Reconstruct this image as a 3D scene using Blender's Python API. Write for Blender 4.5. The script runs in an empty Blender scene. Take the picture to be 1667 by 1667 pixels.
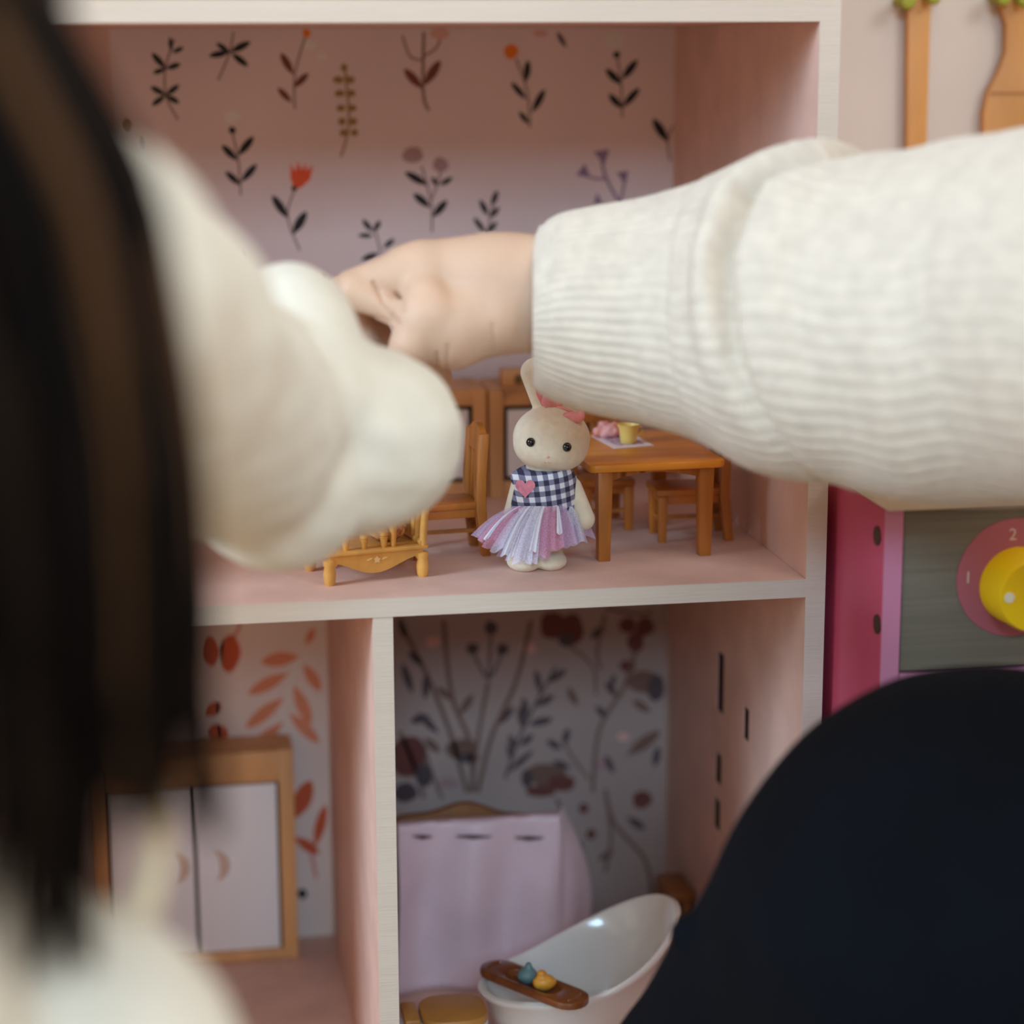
import bpy, bmesh, math, random
import numpy as np
from mathutils import Vector, Matrix

# ------------------------------------------------------------------ camera, world, light
# all lengths in the code are centimetres; meshes are written in metres
S = 0.01
FPX, YAW, PITCH, ROLL = 3518.0, 0.16751, 0.21174, -0.00397
CAM = np.array([-12.695, -78.08, 20.113])
FW = np.array([math.sin(YAW)*math.cos(PITCH), math.cos(YAW)*math.cos(PITCH), -math.sin(PITCH)])
_R = np.array([math.cos(YAW), -math.sin(YAW), 0.0]); _U = np.cross(_R, FW)
RT = math.cos(ROLL)*_R + math.sin(ROLL)*_U
UP = -math.sin(ROLL)*_R + math.cos(ROLL)*_U

def ray(x, y): return FW*FPX + RT*(x-833.5) - UP*(y-833.5)
def onp(x, y, ax, v):
    d = ray(x, y); return CAM + d*((v-CAM[ax])/d[ax])
def at(x, y, Y): return onp(x, y, 1, Y)
def pxcm(p): return FPX/float((np.asarray(p)-CAM)@FW)

scn = bpy.context.scene
COL = scn.collection
cd = bpy.data.cameras.new('camera'); cam = bpy.data.objects.new('camera', cd); COL.objects.link(cam)
cd.sensor_width = 36.0; cd.lens = FPX*36.0/1667.0; cd.clip_start = 0.01; cd.clip_end = 50
cam.matrix_world = Matrix(((RT[0], UP[0], -FW[0], CAM[0]*S), (RT[1], UP[1], -FW[1], CAM[1]*S), (RT[2], UP[2], -FW[2], CAM[2]*S), (0, 0, 0, 1)))
cd.dof.use_dof = True
cd.dof.focus_distance = float((np.array([2.6, 3.4, 4.0])-CAM)@FW)*S
cd.dof.aperture_fstop = 4.6
scn.camera = cam

W = bpy.data.worlds.new('room_light'); scn.world = W; W.use_nodes = True
bg = W.node_tree.nodes['Background']; bg.inputs[0].default_value = (1.0, 0.77, 0.56, 1); bg.inputs[1].default_value = 0.68

def area(name, loc, target, sx, sy, power, col):
    l = bpy.data.lights.new(name, 'AREA'); l.shape = 'RECTANGLE'; l.size = sx*S; l.size_y = sy*S
    l.energy = power; l.color = col
    o = bpy.data.objects.new(name, l); COL.objects.link(o)
    o.location = Vector(loc)*S
    o.rotation_euler = (Vector(target)-Vector(loc)).to_track_quat('-Z', 'Y').to_euler()
    return o
area('left_window_light', (-190, -75, 95), (0, 0, 0), 70, 80, 36, (0.54, 0.78, 1.0))
area('front_window_light', (-40, -180, 185), (0, -5, 5), 70, 70, 3, (0.55, 0.82, 1.0))
area('far_window_light', (-20, -240, 100), (-4, 10, 10), 60, 44, 21, (0.44, 0.75, 1.0))
area('right_fill_light', (115, -150, 120), (14, -5, 5), 60, 60, 12, (0.78, 0.90, 1.0))  # added fill lamp that brightens the toy kitchen front and knob
area('ceiling_light', (62, -70, 190), (14, -5, 5), 50, 50, 2.5, (1.0, 0.92, 0.84))

vs = scn.view_settings
vs.view_transform = 'Standard'; vs.look = 'None'; vs.gamma = 1.0; vs.use_curve_mapping = False
vs.exposure = 0.15

# ------------------------------------------------------------------ materials
def srgb(r, g, b):
    f = lambda c: ((c/255)/12.92 if c/255 <= 0.04045 else ((c/255+0.055)/1.055)**2.4)
    return (f(r), f(g), f(b), 1)
MATS = {}
def mat(name, col, rough=0.6, var=0.0, scale=60, stretch=(1, 1, 1), bump=0.0, bscale=None, sss=0.0, alpha=1.0, metal=0.0, coat=0.0, sheen=0.0, col2=None, spec=0.5):
    if name in MATS: return MATS[name]
    m = bpy.data.materials.new(name); m.use_nodes = True; nt = m.node_tree; b = nt.nodes['Principled BSDF']
    c = srgb(*col); b.inputs['Base Color'].default_value = c; b.inputs['Roughness'].default_value = rough
    b.inputs['Metallic'].default_value = metal; b.inputs['Alpha'].default_value = alpha
    b.inputs['Coat Weight'].default_value = coat; b.inputs['Sheen Weight'].default_value = sheen
    b.inputs['Specular IOR Level'].default_value = spec
    if sss:
        b.inputs['Subsurface Weight'].default_value = sss; b.inputs['Subsurface Radius'].default_value = (1.0, 0.35, 0.2); b.inputs['Subsurface Scale'].default_value = 0.004
    if var or bump or col2:
        tc = nt.nodes.new('ShaderNodeTexCoord'); mp = nt.nodes.new('ShaderNodeMapping'); mp.inputs['Scale'].default_value = stretch
        nt.links.new(tc.outputs['Object'], mp.inputs['Vector'])
        n = nt.nodes.new('ShaderNodeTexNoise'); n.inputs['Scale'].default_value = scale; n.inputs['Detail'].default_value = 6
        nt.links.new(mp.outputs[0], n.inputs['Vector'])
        if var or col2:
            r = nt.nodes.new('ShaderNodeValToRGB')
            a = col2 if col2 else tuple(max(0, x*(1-var)) for x in col); z = col if col2 else tuple(min(255, x*(1+var*0.5)) for x in col)
            r.color_ramp.elements[0].position = 0.35; r.color_ramp.elements[1].position = 0.65
            r.color_ramp.elements[0].color = srgb(*a); r.color_ramp.elements[1].color = srgb(*z)
            nt.links.new(n.outputs['Fac'], r.inputs[0]); nt.links.new(r.outputs[0], b.inputs['Base Color'])
        if bump:
            n2 = n
            if bscale:
                n2 = nt.nodes.new('ShaderNodeTexNoise'); n2.inputs['Scale'].default_value = bscale; n2.inputs['Detail'].default_value = 3
                nt.links.new(mp.outputs[0], n2.inputs['Vector'])
            bp = nt.nodes.new('ShaderNodeBump'); bp.inputs['Strength'].default_value = bump; bp.inputs['Distance'].default_value = 0.0008
            nt.links.new(n2.outputs['Fac'], bp.inputs['Height']); nt.links.new(bp.outputs[0], b.inputs['Normal'])
    MATS[name] = m
    return m

PAINT = mat('painted_board', (226, 186, 170), 0.55, var=0.04, scale=40, stretch=(1, 1, 1), bump=0.15, bscale=900)
EDGE = mat('white_board_edge', (211, 196, 181), 0.6, var=0.012, scale=120, stretch=(0.15, 1, 3), bump=0.2, bscale=500)
PAPER = mat('wallpaper_blush', (230, 208, 206), 0.8, var=0.03, scale=15)
PAPER2 = mat('wallpaper_cream', (184, 160, 152), 0.8, var=0.06, scale=15)
PAPER3 = mat('wallpaper_white', (236, 220, 214), 0.8, var=0.03, scale=15)
WOOD = mat('toy_wood_brown', (184, 110, 40), 0.42, var=0.16, scale=90, stretch=(1, 1, 0.2), bump=0.2, bscale=600)
WOODL = mat('toy_wood_honey', (222, 164, 82), 0.42, var=0.08, scale=90, bump=0.1, bscale=600)
CABW = mat('toy_cabinet_wood', (220, 166, 112), 0.5, var=0.08, scale=60, stretch=(1, 1, 0.2))
CABP = mat('cabinet_pane', (246, 246, 252), 0.35)
BLACK = mat('black_gap', (16, 16, 18), 0.6)
SKIN = mat('skin', (212, 178, 153), 0.5, var=0.03, scale=60, sss=0.25, bump=0.15, bscale=1200, spec=0.3)
BLOUSE = mat('cream_blouse', (225, 221, 207), 0.85, var=0.02, scale=80, sheen=0.15, bump=0.2, bscale=2500)
KNIT = mat('ivory_knit', (224, 212, 196), 0.95, var=0.04, scale=150, sheen=0.3, bump=0.6, bscale=2200)
NAVY = mat('navy_cloth', (6, 10, 18), 0.9, var=0.15, scale=30, bump=0.15, bscale=2500, spec=0.1)
HAIRS = [mat('hair_dark', (13, 9, 8), 0.7, spec=0.08), mat('hair_brown', (34, 23, 15), 0.65, spec=0.1), mat('hair_light', (84, 56, 33), 0.6, spec=0.15), mat('hair_mid', (18, 12, 10), 0.7, spec=0.08)]
FLOCK = mat('cream_flock', (238, 222, 196), 0.95, var=0.03, scale=300, sheen=0.2, bump=0.4, bscale=3500)
PINK = mat('kitchen_pink', (188, 76, 104), 0.45, var=0.03, scale=20)
PINKE = mat('kitchen_pink_edge', (208, 134, 166), 0.45, var=0.03, scale=20)
GREYP = mat('kitchen_grey', (120, 112, 98), 0.6, var=0.06, scale=260, stretch=(0.05, 1, 2.2))
YEL = mat('knob_yellow', (250, 208, 4), 0.45)

# ------------------------------------------------------------------ mesh tools
class M:
    def __init__(s): s.v = []; s.f = []; s.m = []
    def add(s, v, f, mi=0):
        o = len(s.v); s.v += [tuple(map(float, p)) for p in v]; s.f += [tuple(i+o for i in q) for q in f]; s.m += [mi]*len(f); return s
    def box(s, x0, x1, y0, y1, z0, z1, mi=0):
        v = [(x, y, z) for x in (x0, x1) for y in (y0, y1) for z in (z0, z1)]
        return s.add(v, [(0, 1, 3, 2), (4, 6, 7, 5), (0, 4, 5, 1), (2, 3, 7, 6), (0, 2, 6, 4), (1, 5, 7, 3)], mi)
    def hexa(s, pts, mi=0):   # eight corners: bottom loop 4, top loop 4
        return s.add(pts, [(3, 2, 1, 0), (4, 5, 6, 7), (0, 1, 5, 4), (1, 2, 6, 5), (2, 3, 7, 6), (3, 0, 4, 7)], mi)
    def tube(s, pts, rad, n=12, mi=0, cap=True, squash=1.0, upv=None):
        P = [np.array(p, float) for p in pts]; r = rad if hasattr(rad, '__len__') else [rad]*len(P)
        v = []; ref = np.array(upv if upv is not None else (0.0, 0.0, 1.0))
        for i, p in enumerate(P):
            t = P[min(i+1, len(P)-1)]-P[max(i-1, 0)]; t = t/(np.linalg.norm(t)+1e-12)
            a = ref-t*(ref@t)
            if np.linalg.norm(a) < 1e-3: a = np.array([1.0, 0, 0])-t*t[0]
            a /= np.linalg.norm(a); b = np.cross(t, a)
            v += [p+r[i]*(math.cos(2*math.pi*k/n)*a+squash*math.sin(2*math.pi*k/n)*b) for k in range(n)]
        f = [(i*n+k, i*n+(k+1) % n, (i+1)*n+(k+1) % n, (i+1)*n+k) for i in range(len(P)-1) for k in range(n)]
        if cap: f += [tuple(range(n-1, -1, -1)), tuple((len(P)-1)*n+k for k in range(n))]
        return s.add(v, f, mi)
    def lathe(s, prof, c=(0, 0, 0), n=24, mi=0, ax=None):
        v = []
        A = np.eye(3) if ax is None else ax
        for r, z in prof:
            for k in range(n):
                q = np.array([r*math.cos(2*math.pi*k/n), r*math.sin(2*math.pi*k/n), z]); v.append(np.array(c)+A@q)
        m = len(prof)
        f = [(i*n+k, i*n+(k+1) % n, (i+1)*n+(k+1) % n, (i+1)*n+k) for i in range(m-1) for k in range(n)]
        f += [tuple(range(n-1, -1, -1)), tuple((m-1)*n+k for k in range(n))]
        return s.add(v, f, mi)
    def prism(s, poly, fn, t0, t1, mi=0):   # fn(u, v, t) -> 3D
        n = len(poly); v = [fn(u, w, t0) for u, w in poly]+[fn(u, w, t1) for u, w in poly]
        f = [tuple(range(n-1, -1, -1)), tuple(range(n, 2*n))]+[(i, (i+1) % n, n+(i+1) % n, n+i) for i in range(n)]
        return s.add(v, f, mi)
    def ball(s, c, r, n=16, m=10, mi=0, rot=None):
        r = np.array(r if hasattr(r, '__len__') else (r, r, r), float); A = np.eye(3) if rot is None else rot
        v = []
        for i in range(m+1):
            th = math.pi*i/m
            for k in range(n):
                ph = 2*math.pi*k/n; v.append(np.array(c)+A@(r*np.array([math.sin(th)*math.cos(ph), math.sin(th)*math.sin(ph), math.cos(th)])))
        f = [(i*n+k, (i+1)*n+k, (i+1)*n+(k+1) % n, i*n+(k+1) % n) for i in range(m) for k in range(n)]
        return s.add(v, f, mi)

def rootloc(o):
    while o.parent: o = o.parent
    return np.array(o.get('base_cm', (0, 0, 0)), float)

def obj(name, m, mats, parent=None, bev=0.0, smooth=True, seg=2, ang=40, label=None, world=True):
    me = bpy.data.meshes.new(name)
    V = m.v; base = rootloc(parent) if (parent is not None and world) else np.zeros(3)
    V = (np.array(V, float)-base)*S
    me.from_pydata(V.tolist() if len(V) else [], [], m.f)
    for x in (mats if isinstance(mats, (list, tuple)) else [mats]): me.materials.append(x)
    me.polygons.foreach_set('material_index', m.m)
    if not bev and len(m.f) > 6000:
        if smooth: me.polygons.foreach_set('use_smooth', [True]*len(me.polygons))
        me.update(); o = bpy.data.objects.new(name, me); COL.objects.link(o)
        if parent is not None: o.parent = parent
        if label: o['label'] = label
        return o
    bm = bmesh.new(); bm.from_mesh(me)
    bmesh.ops.remove_doubles(bm, verts=bm.verts, dist=1e-7)
    bmesh.ops.recalc_face_normals(bm, faces=bm.faces)
    if bev:
        e = [x for x in bm.edges if len(x.link_faces) == 2 and x.calc_face_angle(0) > 0.5]
        bmesh.ops.bevel(bm, geom=e, offset=bev*S, segments=seg, affect='EDGES', profile=0.5, clamp_overlap=True)
    bm.to_mesh(me); bm.free()
    if smooth:
        me.polygons.foreach_set('use_smooth', [True]*len(me.polygons))
        me.set_sharp_from_angle(angle=math.radians(ang))
    me.update()
    o = bpy.data.objects.new(name, me); COL.objects.link(o)
    if parent is not None: o.parent = parent
    if label: o['label'] = label
    return o

def tag(o, label, cat, group=None, kind=None):
    o['label'] = label; o['category'] = cat
    if group: o['group'] = group
    if kind: o['kind'] = kind
    return o
def thing(name, label, cat, loc=(0, 0, 0), group=None):
    o = bpy.data.objects.new(name, None); COL.objects.link(o); o.empty_display_size = 0.01
    o.location = Vector([float(x)*S for x in loc]); o['base_cm'] = [float(x) for x in loc]
    return tag(o, label, cat, group)
def dup(root, loc, rz, label):
    r = root.copy(); COL.objects.link(r); r.location = Vector([x*S for x in loc]); r.rotation_euler = (0, 0, rz); r['label'] = label; r['base_cm'] = list(map(float, loc))
    for c in list(root.children):
        k = c.copy(); COL.objects.link(k); k.parent = r
        for g in list(c.children):
            h = g.copy(); COL.objects.link(h); h.parent = k
    return r
def struct(o): o['kind'] = 'structure'; return o

# signed distance modelling -> surface nets
def smin(a, b, k):
    h = np.clip(0.5+0.5*(b-a)/k, 0, 1); return b*(1-h)+a*h-k*h*(1-h)
def cone(P, a, b, r1, r2):
    a = np.array(a, float); b = np.array(b, float); ab = b-a; t = np.clip(((P-a)@ab)/(ab@ab+1e-12), 0, 1)
    return np.linalg.norm(P-a-t[..., None]*ab, axis=-1)-(r1+(r2-r1)*t)
def ell(P, c, r, rot=None):
    q = P-np.array(c, float)
    if rot is not None: q = q@rot
    r = np.array(r, float); k0 = np.linalg.norm(q/r, axis=-1); k1 = np.linalg.norm(q/(r*r), axis=-1)+1e-9
    return k0*(k0-1)/k1
def fbm(P, s, seed=0):
    rs = np.random.RandomState(seed); o = 0
    for i in range(5):
        k = rs.normal(size=3)*s*(1+0.35*i); o = o+np.sin(P@k+rs.uniform(0, 6.28))/(1+0.35*i)
    return o/3
def nets(sdf, lo, hi, h):
    lo = np.array(lo, float); n = np.ceil((np.array(hi, float)-lo)/h).astype(int)+1
    g = np.stack(np.meshgrid(*[lo[i]+h*np.arange(n[i]) for i in range(3)], indexing='ij'), -1)
    V = sdf(g.reshape(-1, 3)).reshape(n); Sg = V < 0
    C = [(0, 0, 0), (1, 0, 0), (0, 1, 0), (1, 1, 0), (0, 0, 1), (1, 0, 1), (0, 1, 1), (1, 1, 1)]
    sl = lambda A, c: A[c[0]:n[0]-1+c[0], c[1]:n[1]-1+c[1], c[2]:n[2]-1+c[2]]
    cnt = sum(sl(Sg, c).astype(int) for c in C); act = (cnt > 0) & (cnt < 8)
    idx = -np.ones(act.shape, int); ids = np.argwhere(act); idx[act] = np.arange(len(ids))
    acc = np.zeros((len(ids), 3)); num = np.zeros(len(ids))
    for i in range(8):
        for j in range(i+1, 8):
            d = np.array(C[j])-np.array(C[i])
            if abs(d).sum() != 1: continue
            a = V[tuple((ids+C[i]).T)]; b = V[tuple((ids+C[j]).T)]; x = (a < 0) != (b < 0)
            t = np.where(x, a/np.where(x, a-b, 1), 0)
            acc += np.where(x[:, None], np.array(C[i])+t[:, None]*d, 0); num += x
    P = lo+h*(ids+acc/num[:, None])
    F = []
    for ax in range(3):
        u, w = (ax+1) % 3, (ax+2) % 3
        s0 = [slice(None)]*3; s1 = [slice(None)]*3
        s0[ax] = slice(0, -1); s1[ax] = slice(1, None)
        for q in (u, w): s0[q] = slice(1, -1); s1[q] = slice(1, -1)
        A = Sg[tuple(s0)]; B = Sg[tuple(s1)]; e = np.argwhere(A != B)
        if not len(e): continue
        off = np.zeros(3, int); off[u] = 1; off[w] = 1; e2 = e+off
        du = np.zeros(3, int); du[u] = 1; dw = np.zeros(3, int); dw[w] = 1
        q = np.stack([idx[tuple((e2-du-dw).T)], idx[tuple((e2-dw).T)], idx[tuple(e2.T)], idx[tuple((e2-du).T)]], 1)
        fl = A[tuple(e.T)]; q[~fl] = q[~fl][:, ::-1]; F.append(q)
    m = M(); m.v = [tuple(p) for p in P]; m.f = [tuple(int(i) for i in q) for q in np.concatenate(F)]; m.m = [0]*len(m.f)
    return m

# ------------------------------------------------------------------ the room
XR, TP, XD, TS, D, ZL, ZT = 12.005, 0.79, -4.798, 0.735, 22.08, -22.72, 21.0
XL = -21.0; FLOOR = ZL-0.75
o = obj('floor', M().box(-160, 160, -260, 34, FLOOR-4, FLOOR), mat('floor_boards', (188, 158, 126), 0.5, var=0.1, scale=8, stretch=(0.2, 2, 1))); struct(o)
o = obj('wall_back', M().box(-160, 160, 34, 40, FLOOR-4, 220), mat('room_wall', (226, 214, 200), 0.9)); struct(o)

# ------------------------------------------------------------------ dollhouse
dh = thing('dollhouse', 'pale pink open-front wooden dollhouse with floral wallpapered rooms', 'dollhouse', (0, D/2, FLOOR))
TOPZ = 40.0
obj('back_panel', M().box(XL, XR+TP, D, D+0.4, FLOOR, TOPZ), PAINT, dh)
obj('shelf', M().box(XL, XR, 0, D, -TS, 0), [PAINT, EDGE], dh, bev=0.05)
obj('top_board', M().box(XL, XR, 0, D, ZT, ZT+0.78), [PAINT, EDGE], dh, bev=0.05)
obj('roof_board', M().box(XL-TP, XR+TP, -0.5, D+0.4, TOPZ, TOPZ+0.8), EDGE, dh, bev=0.05)
obj('bottom_board', M().box(XL, XR, 0, D, FLOOR, ZL), PAINT, dh, bev=0.05)
obj('divider', M().box(XD, XD+0.76, 0.05, D, ZL, -TS), [PAINT, EDGE], dh, bev=0.04)
obj('side_panel', M().box(XL-TP, XL, 0, D, FLOOR, TOPZ), [PAINT, EDGE], dh, bev=0.05)
# right side panel with two barred window openings
def holed(x0, x1, y0, y1, z0, z1, holes):
    m = M(); zs = sorted({z0, z1}|{h[2] for h in holes}|{h[3] for h in holes}); ys = sorted({y0, y1}|{h[0] for h in holes}|{h[1] for h in holes})
    def solid(a, b):
        ym = (ys[a]+ys[a+1])/2; zm = (zs[b]+zs[b+1])/2
        return 0 <= a < len(ys)-1 and 0 <= b < len(zs)-1 and not any(h[0] < ym < h[1] and h[2] < zm < h[3] for h in holes)
    S_ = {(a, b): solid(a, b) for a in range(len(ys)-1) for b in range(len(zs)-1)}
    def q(*p): m.add(p, [tuple(range(len(p)))])
    for (a, b), s in S_.items():
        if not s: continue
        Y0, Y1, Z0, Z1 = ys[a], ys[a+1], zs[b], zs[b+1]
        for x in (x0, x1): q((x, Y0, Z0), (x, Y1, Z0), (x, Y1, Z1), (x, Y0, Z1))
        if not S_.get((a-1, b)): q((x0, Y0, Z0), (x1, Y0, Z0), (x1, Y0, Z1), (x0, Y0, Z1))
        if not S_.get((a+1, b)): q((x0, Y1, Z0), (x1, Y1, Z0), (x1, Y1, Z1), (x0, Y1, Z1))
        if not S_.get((a, b-1)): q((x0, Y0, Z0), (x1, Y0, Z0), (x1, Y1, Z0), (x0, Y1, Z0))
        if not S_.get((a, b+1)): q((x0, Y0, Z1), (x1, Y0, Z1), (x1, Y1, Z1), (x0, Y1, Z1))
    return m
H1 = (7.4, 11.2, 2.6, 7.5); SL = []
for (xa_, xb_, ya_, yb_) in ((1168, 1178, 1062, 1160), (1211, 1219, 1152, 1205), (1165, 1174, 1226, 1276), (1163, 1172, 1300, 1350)):
    q0 = onp((xa_+xb_)/2, ya_, 0, XR); q1 = onp((xa_+xb_)/2, yb_, 0, XR); ya2 = onp(xb_, (ya_+yb_)/2, 0, XR)[1]; yb2 = onp(xa_, (ya_+yb_)/2, 0, XR)[1]
    SL.append((ya2, yb2, q1[2], q0[2]))
obj('side_panel', holed(XR, XR+TP, 0, D, FLOOR, TOPZ, [H1]+SL), PAINT, dh)
for a, b, c, d in SL: obj('slot_shade_fill', M().box(XR+0.03, XR+TP-0.02, a, b, c, d), mat('slot_painted_shade', (60, 40, 34), 0.9, spec=0.1), dh)  # slots filled with dark colour that stands in for the shade inside
obj('front_strip', M().box(XR+0.0, XR+TP, -0.05, 0.0, FLOOR, TOPZ), EDGE, dh)
obj('front_strip', M().box(XL, XR, -0.05, 0.02, ZT, ZT+0.78), EDGE, dh)
obj('front_strip', M().box(XL, XR, -0.05, 0.02, -TS, -0.02), EDGE, dh)
obj('front_strip', M().box(XD, XD+0.76, 0.0, 0.06, ZL, -TS), EDGE, dh)
for (a, b, c, d), nb in ((H1, 4),):
    wf = obj('window_frame', M().box(XR+0.3, XR+0.6, a, a+0.12, c, d).box(XR+0.3, XR+0.6, b-0.12, b, c, d).box(XR+0.3, XR+0.6, a+0.12, b-0.12, c, c+0.12).box(XR+0.3, XR+0.6, a+0.12, b-0.12, d-0.12, d), PAINT, dh, bev=0.03)
    for k in range(nb):
        y = a+(b-a)*(k+1)/(nb+1); w = 0.26 if nb > 1 else 1.5
        obj('window_bar', M().box(XR+0.06, XR+0.4, y-w, y+w, c, d), PAINT, wf, bev=0.03)

wp = []
xl_up = at(188, 300, D)[0]
wp.append(obj('wallpaper', M().box(xl_up, XR, D-0.03, D, 0.0, ZT), PAPER, dh, label='blush wallpaper printed with dark sprigs and orange flowers'))
wp.append(obj('wallpaper', M().box(XD+0.76, XR, D-0.03, D, ZL, -TS), PAPER2, dh, label='cream wallpaper printed with watercolour stems and red blooms'))
wp.append(obj('wallpaper', M().box(XL, XD, D-0.03, D, ZL, -TS), PAPER3, dh, label='white wallpaper printed with coral leaves'))

INK = dict(k=mat('ink_black', (38, 34, 34), 0.8), g=mat('ink_green_black', (48, 50, 42), 0.8), r=mat('ink_rust', (122, 66, 50), 0.8), s=mat('ink_stem', (132, 98, 92), 0.8),
           o=mat('ink_orange', (236, 128, 34), 0.8), t=mat('ink_tulip', (232, 92, 52), 0.8), f=mat('ink_olive', (156, 122, 72), 0.8), l=mat('ink_lilac', (142, 114, 142), 0.8),
           p=mat('ink_dusty', (172, 138, 138), 0.8), w=mat('ink_white', (232, 222, 214), 0.8), c=mat('ink_coral', (226, 146, 112), 0.8), d=mat('ink_coral_deep', (206, 96, 60), 0.8),
           e=mat('ink_wine', (116, 62, 56), 0.8), v=mat('ink_grey_violet', (86, 70, 74), 0.8), b=mat('ink_brown', (124, 92, 80), 0.8), q=mat('ink_pale_rose', (222, 172, 162), 0.8))
def printed(parent, items, name='printed_sprig', depth=0):
    Y = D-0.032-0.002*depth; m = M(); used = []
    def mi(c):
        if c not in used: used.append(c)
        return used.index(c)
    def poly(pts, c, lift):
        P = [at(x, y, Y-0.0015*lift) for x, y in pts]; m.add(P, [tuple(range(len(P)))], mi(c))
    lift = 0
    for it in items:
        k, c = it[0], it[1]; lift += 1
        if k == 'S':
            pts = it[2]; w = it[3] if len(it) > 3 else 3.0
            # smooth polyline
            P = [np.array(p, float) for p in pts]; Q = []
            for i in range(len(P)-1):
                p0, p1, p2, p3 = P[max(i-1, 0)], P[i], P[i+1], P[min(i+2, len(P)-1)]
                for t in np.linspace(0, 1, 6, endpoint=(i == len(P)-2)):
                    Q.append(0.5*((2*p1)+(-p0+p2)*t+(2*p0-5*p1+4*p2-p3)*t*t+(-p0+3*p1-3*p2+p3)*t**3))
            L, R = [], []
            for i, q in enumerate(Q):
                t = Q[min(i+1, len(Q)-1)]-Q[max(i-1, 0)]; t /= np.linalg.norm(t)+1e-9; nn = np.array([-t[1], t[0]])*w/2
                L.append(q+nn); R.append(q-nn)
            for i in range(len(Q)-1): poly([L[i], L[i+1], R[i+1], R[i]], c, lift)
        elif k == 'L':
            a = np.array(it[2], float); b = np.array(it[3], float); w = it[4] if len(it) > 4 else 0.32*np.linalg.norm(b-a)
            t = (b-a); nn = np.array([-t[1], t[0]])/np.linalg.norm(t)*w/2
            pr = [(0, 0), (0.15, 0.45), (0.35, 0.88), (0.55, 1), (0.78, 0.8), (0.93, 0.4), (1, 0)]
            poly([a+t*u+nn*s for u, s in pr]+[a+t*u-nn*s for u, s in pr[-2:0:-1]], c, lift)
        elif k == 'D':
            cx, cy = it[2]; r = it[3]; ry = it[4] if len(it) > 4 else r
            poly([(cx+r*math.cos(a)*(1+0.08*math.sin(3*a+cx)), cy+ry*math.sin(a)*(1+0.08*math.cos(2*a+cy))) for a in np.linspace(0, 2*math.pi, 15)[:-1]], c, lift)
        elif k == 'P':
            poly(it[2], c, lift)
    return obj(name, m, [INK[c] for c in used], parent, smooth=False)
L, St, Dt = 'L', 'S', 'D'
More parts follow.
